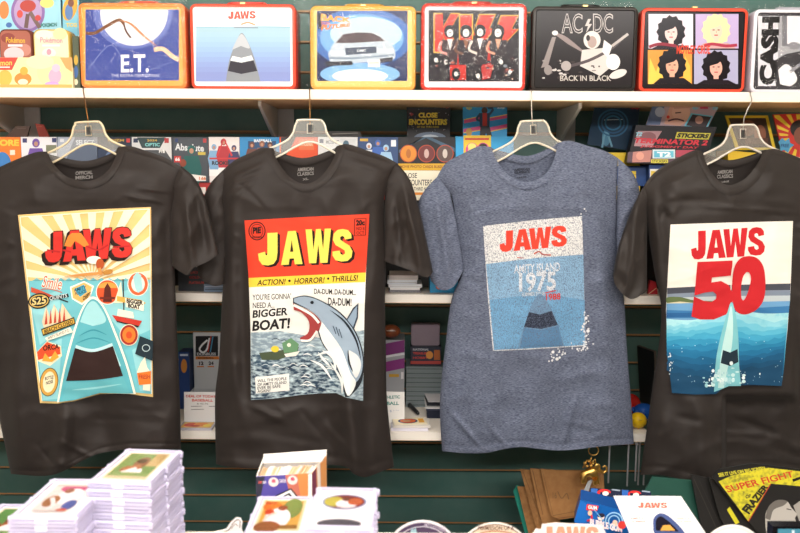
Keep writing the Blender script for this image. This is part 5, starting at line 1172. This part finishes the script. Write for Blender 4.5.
vs = [K(585,472.5),K(589,472),K(593,471.5),K(597,469.5),K(600.5,471),K(603.5,473),K(606.5,471),K(607,467.5),K(604.5,465.6),K(602.5,467.5),
      K(583.5,477,-.007),K(582.5,484,-.007),K(585,477,.007),K(585.5,484.5,.007),K(594.5,477,-.007),K(595,485.5,-.007),K(596.5,476,.007),K(598.5,484.5,.007),K(581.5,472),K(580,477)]
skin('elephant', vs, [(0,1),(1,2),(2,3),(3,4),(4,5),(5,6),(6,7),(7,8),(8,9),(0,10),(10,11),(0,12),(12,13),(2,14),(14,15),(2,16),(16,17),(0,18),(18,19)],
     [.0105,.0115,.0105,.0085,.0045,.0036,.0032,.0028,.0025,.002,.0052,.0048,.0052,.0048,.0052,.0048,.0052,.0048,.0025,.0012], M('#efc067','metal'), kc)
el = [c_ for c_ in kc.children if c_.name.startswith('elephant')][0]
m = MB('metal'); e_ = K(597,467,-.011); m.ball(e_, .007, .002, .0085, gold, 12, 8)
e2 = K(598,467,.011); m.ball(e2, .007, .002, .0085, gold, 12, 8); m.build('ears', el)
m = MB('metal')
for x, y in ((585,463),(589,461),(593,463),(587,466),(591,465.5)): m.ball(K(x,y,-.003), .0045, .0045, .004, gold, 10, 6)
m.tube([K(583,468),K(587,460),K(591,463),K(595,459),K(596,466)], .002, gold, 6); m.build('howdah', el)
slab('strap', [(588,481),(593,479),(584,503),(577.5,505)], Yk, (0,.001,0), '#a9adb0', '#8d9194', parent=kc)['label'] = 'translucent grey strap'

# ================================================================== counter (mostly below the frame)
ct = thing('display_counter', 'stepped display counter along the bottom of the picture, under the card cases', 'counter', (0, 1.1, 0))
m = MB('plastic'); c1, c2, c3 = CAMZ-.535, CAMZ-.632, CAMZ-.80
m.box(-1.3, .30, c1-.03, 1.3, 1.126, c1, '#f0e6d8'); m.build('top_step', ct)
m = MB('plastic'); m.box(-1.3, 1.127, c2-.03, 1.3, 1.325, c2, '#cfccc8'); m.build('second_step', ct)
m = MB('plastic'); m.box(-1.3, 1.326, c3-.03, 1.3, 1.67, c3, '#bfbcb8'); m.build('lower_step', ct)
m = MB('plastic'); m.box(-1.3, 1.671, CAMZ-1.01, 1.3, 2.06, CAMZ-.98, '#8f8b86'); m.build('base_step', ct)
m = MB('plastic'); m.box(-1.28, 1.68, .0005, 1.28, 2.05, CAMZ-1.0105, '#2b2a2a'); m.box(-1.28, .34, .0005, 1.28, 1.12, c1-.0305, '#2b2a2a'); m.box(-1.28, 1.1275, .0005, 1.28, 1.32, c2-.0305, '#2b2a2a'); m.box(-1.28, 1.3265, .0005, 1.28, 1.66, c3-.0305, '#2b2a2a'); m.build('cabinet', ct)
# card cases (slabs)
CW, CD, CH = .0815, .123, .0106
def make_case(art, label, group):
    r = thing('card_case', label, 'card case', (0, 0, 0), group)
    m = MB('frost'); FR = ('#dad5f2','frost'); GP = ('#8078b8','frost')
    def ring(i, z): return [Vector((x, y, z)) for x, y in ((i,i),(CW-i,i),(CW-i,CD-i),(i,CD-i))]
    m.loft([ring(.003,0), ring(.003,.0012), ring(.0004,.0014)], GP, cap0=True, smooth=False)
    m.loft([ring(.0004,.0014), ring(.0002,.0046), ring(.0022,.0049)], FR, smooth=False)
    m.loft([ring(.0022,.0049), ring(.0022,.0060)], GP, smooth=False)
    m.loft([ring(.0022,.0060), ring(.0002,.0063), ring(.0002,.0092), ring(.0014,.0104)], FR, smooth=False)
    m.loft([ring(.0014,.0104), ring(.0062,.0104), ring(.0062,.0086)], FR, smooth=False)
    for x in (.004, CW-.004):
        for y in (.004, CD-.004): m.tube([(x,y,.0102),(x,y,.0106)], .0036, FR, 10)
        for y in (.0035, CD*.5, CD-.0035):
            m.tube([(x+(-.0042 if x < .02 else .0042), y, .001),(x+(-.0042 if x < .02 else .0042), y, .0095)], .0022, FR, 8)
    sh_ = m.build('shell', r)
    m = MB('gloss'); m.box(.0064, .0064, .0052, CW-.0064, CD-.0064, .0085, '#f1eee9')
    draw(m, lambda u, v, l: Vector((.0064+u*(CW-.0128), CD-.0064-v*(CD-.0128), .0085+l)), art, .00015); m.build('card', r)
    m = MB('clear'); m.box(.002, .002, .0098, CW-.002, CD-.002, .0102, ('#ffffff','clear')); m.build('window', sh_)
    m = MB('gloss'); m.box(CW*.40, -.0003, .0016, CW*.58, .0006, .0088, '#e9e6f4'); m.build('tab', sh_)
    return r
cardA = R(.06,.05,.94,.93,'#e6d9b4')+R(.1,.08,.9,.88,'#5f8d4a')+R(.66,.08,.9,.5,'#b9a06a')+E(.52,.4,.14,.2,'#7a4a34')+E(.5,.7,.2,.16,'#e9e7e2')+L([(.3,.66),(.5,.5),(.6,.6)], .08, '#a3663f', 10)
cardA += E(.5,.34,.1,.07,'#3a2a22')+R(.1,.72,.9,.88,'#7a9a58')+R(.1,.84,.9,.88,'#d9c9a0')+L([(.36,.52),(.25,.62),(.3,.7)],.05,'#8f5a3a',8)
cardB = R(.08,.05,.92,.9,'#f3f0ea')+R(.14,.1,.86,.86,'#d9d2c8')+E(.55,.22,.26,.12,'#b84a78')+E(.6,.45,.24,.22,'#f0ece8')+E(.35,.6,.14,.16,'#9a6a44')+E(.75,.7,.12,.14,'#4a5a94')+E(.7,.85,.1,.05,'#c0533a')
cardB += R(.14,.1,.86,.16,'#c9c0b4')+E(.5,.3,.09,.07,'#8a5a44')+L([(.3,.5),(.45,.7),(.42,.84)],.07,'#e6dcd6',8)+R(.2,.87,.8,.9,'#a8a098')
cardC = R(.05,.04,.95,.95,'#d8d29c')+R(.1,.08,.9,.9,'#c9a24c')+E(.7,.3,.2,.3,'#5f8a4a')+E(.28,.25,.2,.14,'#d9732c')+E(.45,.6,.26,.3,'#eee9e4')+E(.25,.42,.1,.08,'#b5432a')+E(.3,.85,.26,.16,'#8a5a34')
cardC += E(.5,.3,.1,.08,'#7a4a34')+R(.1,.1,.35,.2,'#b0542c')+L([(.4,.45),(.25,.55),(.2,.7)],.06,'#d9c9b8',8)+R(.55,.8,.9,.9,'#8a6a34')
cardD = R(.05,.04,.95,.95,'#f4f2ee')+E(.5,.34,.42,.22,'#8a9ab8')+E(.5,.34,.38,.19,'#7a3a34')+E(.3,.34,.18,.14,'#b7b04c')+E(.55,.4,.2,.12,'#f0ecea')+E(.7,.34,.14,.1,'#b5603a')+E(.5,.92,.4,.12,'#4a4a50')
cardD += R(.12,.62,.88,.66,'#cfcac4')+R(.2,.7,.8,.73,'#b8b2b0')+E(.52,.28,.07,.06,'#6a4434')+R(.38,.45,.66,.5,'#d9d2cc')
def stack(px, py, Yf, art, n_lab, grp, rotz=0.0, top='z'):
    z = P(px, py, Yf).z; x = P(px, py, Yf).x
    n = max(1, int(round((z-c1)/CH)))
    first = None
    for i in range(n):
        lb = n_lab[0] if i == n-1 else n_lab[1]
        if first is None:
            o = make_case(art, lb, grp); first = o
        else:
            o = copy_tree(first); o['label'] = lb
        o.location = (x+.0012*math.sin(i*2.3), Yf+.0012*math.cos(i*1.7), c1+.0003+i*CH*1.003)
        o.rotation_euler = (0, 0, rotz+.006*math.sin(i*1.9))
stack(87.5, 483, 1.0, cardA, ('clear card case with green card on top of the tallest left stack', 'clear card case inside the tallest left stack'), 'tallest case stack', -.085)
stack(8, 516, .94, cardB, ('clear card case with white and pink card on top of the lower left stack', 'clear card case inside the lower left stack'), 'lower left case stack')
stack(-46, 541, 1.0, cardA, ('clear card case on top of the stack cut by the left edge', 'clear card case in the stack cut by the left edge'), 'case stack at the left edge')
stack(243, 533, 1.008, cardC, ('clear card case with orange and green card, top of the short centre stack', 'clear card case in the short centre stack'), 'short centre case stack')
stack(303, 527, .917, cardD, ('clear card case with oval portrait card, top of the taller centre stack', 'clear card case in the taller centre stack'), 'taller centre case stack', -.03)

# ================================================================== open card box behind the cases
YB = 1.2
r = thing('card_box', 'open purple and orange card box full of cards behind the centre cases', 'card box', P(285,530,YB+.04))
r.location.z = c2+.0004; WL[r.name] = Vector(r.location)
fq = [P(256,477,YB), P(311,473,YB+.012)]
bq = [P(263.5,458,YB+.085), P(326.5,453,YB+.095)]
z_ = (fq[0].z+fq[1].z)/2
for p in fq: p.z = z_
def drop(p): return Vector((p.x, p.y, c2+.0006))
m = MB(); q = [fq[0], fq[1], drop(fq[1]), drop(fq[0])]
m.hexa(q, [p+Vector((.0,.0015,0)) for p in q], '#efe9e4', '#5a4fa0')
mp = plane_map(q)
cl4 = [(256,477),(311,473),(312,520),(257,522)]
art = G([(256,477),(311,473),(312,520),(257,522)],'#51479c',cl=cl4)+G([(285,475),(311,473),(312,520),(296,520)],'#c7705c',cl=cl4)+G([(297,474),(311,473),(312,520),(304,520)],'#e08a4c',cl=cl4)+G([(256,477),(265,476.4),(260,500),(262,521),(257,522)],'#2b2a3c',cl=cl4)+E(273.5,482,5,4.6,'#f2d9d4')+T('9',271.6,479,275.6,485,'#c23a5c',.06)+E(292.5,480,5,4.6,'#f2d9d4')+T('9',290.6,477,294.6,483,'#c23a5c',.06)+T('CARDS',279,479,286,482.6,'#efe6ea',.02)+T('1ST',258.4,481,262,483.6,'#e2584a',.04)+T('2ND',262.6,481,266.4,483.6,'#e9e2e6',.03)
art += G([(270,498),(291,488),(301,500),(296,506),(272,506)],'#17161e')+G([(272,498.6),(290.6,489.6),(299,500),(274,505.6)],'#f4f2f0')+G([(276,499.6),(289.4,492.6),(295,499.6),(279,504.6)],'#17161e')+G([(279,499.6),(288.6,494.8),(292,499.4),(281.4,502.8)],'#f4f2f0')+R(308.2,473.6,312,520,'#f6efe6')
draw(m, mp, art, .0001); m.build('front', r)
m = MB(); q = [fq[1]+Vector((.0005,.001,0)), bq[1], drop(bq[1]), drop(fq[1]+Vector((.0005,.001,0)))]
q[1].z = z_
m.hexa(q, [p+Vector((-.0015,0,0)) for p in q], '#efe2d8', '#e39a58')
draw(m, plane_map(q), G([(311.6,474),(316,468),(317,500),(312.6,512)],'#7a2a4c')+G([(317,466),(320,462),(321,494),(318,500)],'#f4efe8'), .0001); m.build('side', r)
m = MB(); q = [fq[0]+Vector((0,.001,0)), Vector((bq[0].x, bq[0].y, z_)), drop(bq[0]), drop(fq[0]+Vector((0,.001,0)))]
m.hexa(q, [p+Vector((.0015,0,0)) for p in q], '#efe9e4', '#cfc6cc'); m.build('side', r)
b0, b1 = Vector((bq[0].x, bq[0].y, z_+.004)), Vector((bq[1].x, bq[1].y, z_+.009))
m = MB(); q = [b0, b1, drop(b1), drop(b0)]; m.hexa(q, [p+Vector((0,.0015,0)) for p in q], '#f2ede8'); m.build('back', r)
# cards inside: too many to see one by one, a packed block of thin card edges
m = MB(); random.seed(21)
for i in range(34):
    t = (i+.5)/34; p0 = fq[0].lerp(fq[1], .04+.92*t); p1 = Vector((bq[0].x, bq[0].y, z_)).lerp(Vector((bq[1].x, bq[1].y, z_)), .04+.92*t)
    a_ = p0.lerp(p1, .06); b_ = p0.lerp(p1, .62); h = -.004-random.random()*.004; wdx = .0009
    m.hexa([a_+Vector((-wdx,0,h)), a_+Vector((wdx,0,h)), a_+Vector((wdx,0,h-.09)), a_+Vector((-wdx,0,h-.09))], [b_+Vector((-wdx,0,h)), b_+Vector((wdx,0,h)), b_+Vector((wdx,0,h-.09)), b_+Vector((-wdx,0,h-.09))], random.choice(('#f3eee6','#e8c9a2','#f1ece8','#d9b48a','#efe8e0')))
o = m.build('card_block'); tag(o, 'tightly packed trading cards filling the open purple box', 'trading cards', None, 'stuff')
m = MB(); q = [P(263,465,YB+.058), P(322,460.5,YB+.066), P(325,454.5,YB+.088), P(265,459,YB+.079)]
for p in q: p.z = z_-.001
m.hexa([p+Vector((0,0,.001)) for p in q], q, '#f6f3ee'); m.build('flap', r)

# ================================================================== stickers and flyers standing along the second step
def standing(name, outline, Y, c, art, label, cat, th=.0015, zbase=None, lean=.0):
    zb0 = c2+.0003 if zbase is None else zbase
    m = MB('gloss'); pts = [P(x, y, Y) for x, y in outline]
    pts = [Vector((p.x, Y+(p.z-zb0)*lean, p.z)) for p in pts]
    bk = [p+Vector((0,th,0)) for p in pts]; n = len(pts)
    tr = tessellate_polygon([[Vector((x, y, 0)) for x, y in outline]])
    m.add(pts, [tuple(t) for t in tr], c); m.add(bk, [tuple(t)[::-1] for t in tr], c)
    m.add(pts+bk, [(i, (i+1) % n, n+(i+1) % n, n+i) for i in range(n)], c)
    def mp(x, y, l):
        p = P(x, y, Y); return Vector((p.x, Y+(p.z-zb0)*lean-l-.0001, p.z))
    draw(m, mp, art, .0001)
    return tag(m.build(name), label, cat)
def circ(cx, cy, r, n=48): return [(cx+r*math.cos(2*math.pi*i/n), cy+r*math.sin(2*math.pi*i/n)) for i in range(n)]
def cbase(Y, py=None): return P(400, py, Y).z
standing('sticker', circ(422.5,559,38.6), 1.16, '#f4f1f4', G(circ(422.5,559,36.4),'#5b4a66')+RING(422.5,559,33,33,.8,'#e9e3ee')+G([(410,533),(412,527),(413.6,530),(415.6,526.6),(417,533)],'#a9cfd8')+T('AMITY ISLAND HARBOR',424,525,446,529.5,'#cfc4d6',.01,rise=-5), 'round purple sticker with white rim at the bottom centre', 'sticker')
standing('sticker', [(495+38*math.cos(a*math.pi/24), 560+37.4*math.sin(a*math.pi/24)) for a in range(48)], 1.17, '#f6efe6', G([(495+35.4*math.cos(a*math.pi/24), 560+34.8*math.sin(a*math.pi/24)) for a in range(48)],'#efd9c0')+RING(495,560,36.6,36,1,'#8a6a58')+T('PERMISSION OF A',478,526,514,530,'#6a4a40',.02)+L([(480,533),(495,530.8),(512,533)], 1.2, '#c98a62', 8), 'round cream sticker with arched lettering at the bottom centre', 'sticker')
jo = [(533,533),(536,529),(541,529.5),(542,524.5),(556,523),(572,524),(590,524.5),(602,526),(606,533),(606,577),(532,577)]
ja = JW(541,526.5,599,546,'#e2a287')
standing('sticker', jo, 1.15, '#f8f0ea', ja, 'cut-out sticker with pale red block lettering in front of the brown bags', 'sticker')
standing('sticker', [(207,577),(207,533),(216,531.5),(226,529),(231,522),(236,517.6),(240.5,518),(242.5,522),(241.5,528),(243,533),(243,577)], 1.16, '#faf8f6', L([(218,532.6),(228,530.4),(233,523),(237,519.8),(240,521),(239.6,528)], .9, '#8a7a70', 24)+L([(231,529),(235,524),(238,526)], .8, '#a99a90', 10), 'white die-cut sticker with brown outline left of the purple box', 'sticker')
standing('flyer', [(616.5,500.5),(685,501),(706,533),(722,558),(638,560),(630,533)], 1.21, '#faf8f8',
    JW(640.5,506.5,670.4,511.8,'#e0705c')+T('COLLECTIBLE POSTER',645,503.4,668,504.6,'#e3b5ac',0)+T('AMITY',632,520.6,646,522.6,'#e39a8a',.02)+T('SUMMER',634,523.6,648,525.4,'#e39a8a',.02)+T('CANDLE',677,520.6,692,522.6,'#e39a8a',.02)+T('SOY WAX',679,523.6,694,525.4,'#e39a8a',.02)+G(interp([(655,533),(655.6,522),(662,516.8),(670,518.6),(680,527),(686,534)], 24)+[(690,545),(660,545)],'#4a5a8c')+G(interp([(657.6,533),(658,523.6),(662.6,519.6),(668,522),(676,529),(681,534)], 24),'#211e2a')+G([(662,533),(665,528),(672,527.6),(677,533)],'#e0a34c'), 'white flyer with pale red title and dark blue mark, bottom right of centre', 'flyer', lean=.15, zbase=c2+.0003)
standing('sticker', [(733+32*math.cos(a*math.pi/24), 556+31*math.sin(a*math.pi/24)) for a in range(48)], 1.16, '#fbf8f2', RING(733,556,30,29,.8,'#e9dfd2'), 'blank white round sticker right of the flyer', 'sticker')
m = MB('gloss'); X0, X1 = P(773,527,1.2).x, P(812,527,1.2).x; zt_ = P(786,526.5,1.2).z
m.box(X0, 1.2, c2+.0005, X1, 1.22, zt_, '#151417'); m.box(X0+.008, 1.1995, c2+.006, X1-.003, 1.2, zt_-.004, '#4f8fa6'); m.box(X0+.03, 1.1992, zt_-.012, X0+.034, 1.1995, zt_-.006, '#d9e6ea')
tag(m.build('framed_card'), 'small black framed card with blue picture at the bottom right corner', 'framed card')

# ================================================================== lower step: kraft bags, gum boxes, magazines
def leaf(name, pts, Y, th, c, art, label, cat, group=None, lean=.12):
    m = MB(); zb0 = (c3 if Y < 1.68 else CAMZ-.98)+.0003
    if Y > 1.68: lean = .03; pts = [(x+(y-533)*.25 if y > 540 else x, 575 if y > 540 else y) for x, y in pts]
    def mp(x, y, l):
        p = P(x, y, Y); z = max(p.z, zb0)
        return Vector((p.x, Y+(z-zb0)*lean-l, z))
    f = [mp(x, y, 0) for x, y in pts]; b_ = [p+Vector((0,th,0)) for p in f]; n = len(f)
    tr = tessellate_polygon([[Vector((x, y, 0)) for x, y in pts]])
    m.add(f, [tuple(t) for t in tr], c); m.add(b_, [tuple(t)[::-1] for t in tr], c); m.add(f+b_, [(i, (i+1) % n, n+(i+1) % n, n+i) for i in range(n)], c)
    draw(m, mp, art, .00012)
    return tag(m.build(name), label, cat, group)
KF = ('#a87544','kraft'); KF2 = ('#946538','kraft')
leaf('paper_bag', [(513.5,492),(517,486),(523,488),(536,545),(522,545)], 2.04, .003, '#1f8f7c', [], 'teal paper bag edge behind the brown bags', 'paper bag')
leaf('paper_bag', [(517.5,487),(528,488),(545,545),(526,545)], 2.028, .003, KF2, [], 'narrow brown paper bag at the left of the bag bundle', 'paper bag', 'brown paper bags')
leaf('paper_bag', [(520.5,470),(532,471),(546,516),(556,545),(536,545)], 2.016, .003, KF2, L([(523,471.5),(541,520)], .5, '#7a5430'), 'brown paper bag second from the left in the bundle', 'paper bag', 'brown paper bags')
leaf('paper_bag', [(530.5,469.5),(552,471),(560,545),(546,545),(540,516)], 2.004, .003, KF, L([(533,471),(543,515)], .6, '#7a5430'), 'brown paper bag tucked behind the front bag', 'paper bag', 'brown paper bags')
leaf('paper_bag', [(541,470),(560,471.5),(604,472),(606,512),(580,517),(560,520),(551,516)], 1.990, .004, KF, L([(543,472),(553,515)], .5, '#8a6238')+L([(553,516),(580,511),(604,505)], .7, '#8a6238')+L([(556,519),(585,515)], .6, '#7a5430')+T('16',553,493,557,499,'#7a5a3a',.0)+L([(558,492),(562,499),(567,494),(569,500)], .8, '#7f5c3a', 14), 'front brown paper bag with faint stamp, beside the blue gum box', 'paper bag', 'brown paper bags')
leaf('cardboard_sheet', [(598,446),(634,444),(606,470),(596,466)], 1.70, .003, KF2, [], 'brown cardboard corner behind the elephant key chain', 'cardboard', lean=0) if False else None
def hx(f, b_, c, cf): m_ = MB(); m_.hexa(f, b_, c, cf); return m_
gq = [P(580.5,500,1.50), P(618,511,1.47), P(634,545,1.46), P(574,528,1.49)]
gb = thing('gum_box', 'blue gum box with red banner art, tilted beside the brown bags', 'gum box', (gq[0]+gq[1]+gq[2]+gq[3])/4)
m = MB('gloss'); ff = [P(580.5,499.5,1.50), P(625,511,1.47), P(640,545,1.46), P(574,522,1.49)]
m.hexa(ff, [p+Vector((.012,.05,.0)) for p in ff], '#17488a', '#1f66b8')
art = G([(587,504),(599,506),(597,511),(586,510)],'#d8322e')+T('GUM',588,505.6,597,509.4,'#f6e9e4',.04,rise=-1)+L([(589,511),(592,518),(587,521)], 2, '#c23038', 8)+E(590,513,2.2,2.6,'#e9c0a4')+E(601,517,3.4,3.6,'#ecd9c8')+E(601,515.4,3.8,2.2,'#2b2a3c')+RING(614,521,9,9,1.3,'#8fc4e6')+RING(614,521,6,6,1.2,'#8fc4e6')+E(615,523,2.6,3,'#e9c7ae')+L([(592,507),(606,524)], .8, '#6fb0e0')+T('BUBBLE GUM',590,522,622,529,'#f2dede',.05,rise=-7)+E(622,525,4,4,'#d8403a')
draw(m, plane_map(ff), art, .0001); m.build('front', gb)
zg = min(p.z for p in ff)
m = MB(); m.box(ff[0].x+.012, 1.515, c3+.0004, ff[1].x+.05, 1.57, P(600,512,1.53).z-.02, '#1f5aa4'); m.build('box_body', gb)
pk = 0
for (x, y, w_, h_, Y, lb) in ((590,487.5,31,11,1.545,'dark gum pack with red mark at the back left of the blue box'),(621,489,30,10,1.55,'dark gum pack with red mark at the back right of the blue box'),(588,498,32,10,1.525,'dark gum pack with red mark at the front of the blue box'),(622,497,28,10,1.53,'dark gum pack in the blue box, half behind the flyer')):
    qd_ = [(x,y),(x+w_,y+3),(x+w_+1,y+h_+3),(x-1,y+h_)]
    q = [P(qd_[0][0],qd_[0][1],Y+.02), P(qd_[1][0],qd_[1][1],Y+.02), P(qd_[2][0],qd_[2][1],Y), P(qd_[3][0],qd_[3][1],Y)]
    m = MB('gloss'); m.hexa(q, [p+Vector((0,.008,-.012)) for p in q], '#1b2030', '#20263c')
    draw(m, plane_map(q), E(x+w_*.45,y+5,w_*.22,3.4,'#c72f30')+E(x+w_*.5,y+6,w_*.1,2.2,'#f0dcd0')+G([(x+1,y+1),(x+w_*.25,y+1.4),(x+w_*.2,y+9),(x+1,y+9)],'#2f5fa8')+L([(x+w_*.7,y+2),(x+w_-1,y+3)], 1.4, '#8a97a8'), .0001)
    tag(m.build('gum_pack'), lb, 'gum pack', 'gum packs in the blue box')
leaf('paper_bag', [(655,480),(700,484),(708,505),(712,545),(640,545),(640,505)], 1.628, .003, '#1a4a3e', [], 'dark green bag behind the white flyer', 'paper bag')
leaf('comic_magazine', [(694,478),(724,484),(752,545),(705,545)], 1.612, .004, '#151311', L([(697,482),(722,540)], .6, '#3a342e')+L([(702,483),(727,540)], .5, '#2c2723'), 'black comic cover left of the yellow boxing poster', 'comic')
leaf('comic_magazine', [(712,481),(728,486),(768,545),(735,545),(722,520)], 1.600, .004, '#1a1714', G([(729,512),(732,509),(741,524),(737,526)],'#d9cf2a'), 'black comic with yellow corner just left of the boxing poster', 'comic')
pa = G([(722,485),(731,480),(770,471),(812,474),(812,545),(768,545),(750,523)],('#d9cf2a','mottle'))
pa = G([(716,481),(724,473),(756,468),(772,469),(773,472),(735,480),(722,485)],'#14120f')+G([(722,485),(735,479.4),(773,471.6),(812,476),(812,490),(774.5,487),(750,523)],('#d6cb2c','mottle'))
pa += T('SEE IT LIVE ON BIG SCREEN',0,0,0,0,'#d9cf3a',.03,quad=[(721.5,477),(769,470.2),(770.5,473),(723,480.6)])
pa += T('SUPER FIGHT',0,0,0,0,'#c93a24',.02,quad=[(727.5,489.5),(797,474.6),(799,480.4),(731,495.6)])+T('OF',748.5,497.5,754,501,'#2a2618',.03,rise=1)
pa += T('FRAZIER',0,0,0,0,'#1b1811',.05,quad=[(743.5,511.5),(768,486.6),(772.5,490),(751.5,516.6)])
pa += G([(774.5,487),(800,489.6),(812,491),(812,545),(768,545),(750,523)],'#191715')+L([(774.5,487),(750,523)], .9, '#b5402a')
pa += G(interp([(768,545),(767,520),(771,510),(780,503),(790,504),(794,510),(799,516),(797,520),(798,526),(790,532),(788,545)], 40),'#b9b4ac')+G(interp([(767,520),(771,509),(780,502.6),(790,503.6),(786,508),(776,512),(772,522)], 24),'#6f6a64')+L([(789,511),(794,512)], 1, '#4a4642')+G([(796,508),(802,504),(812,502),(812,530),(803,530),(800,519)],'#a39e96')+L([(797,484),(806,481)], 2.6, '#1b1811')
leaf('boxing_poster', [(716,481),(724,473),(756,467.6),(772,469),(812,474),(812,545),(768,545),(750,523),(735,505)], 1.588, .003, '#14120f', pa, 'yellow and black boxing poster with red title, bottom right', 'poster')
# ceiling tube fixtures that carry the lights
for i, (x, y, sx, sy, lb) in enumerate(((0,.75,3.2,.35,'long ceiling light nearest the shelves'),(.2,-1.65,3.6,.5,'long ceiling light behind the camera'),(-1.1,.1,1.0,.6,'short ceiling light above the left counter'))):
    m = MB('metal'); m.box(x-sx/2-.03, y-sy/2-.03, 2.73, x+sx/2+.03, y+sy/2+.03, 2.7995, '#d9d9d9')
    tag(m.build('ceiling_light'), lb, 'ceiling light')
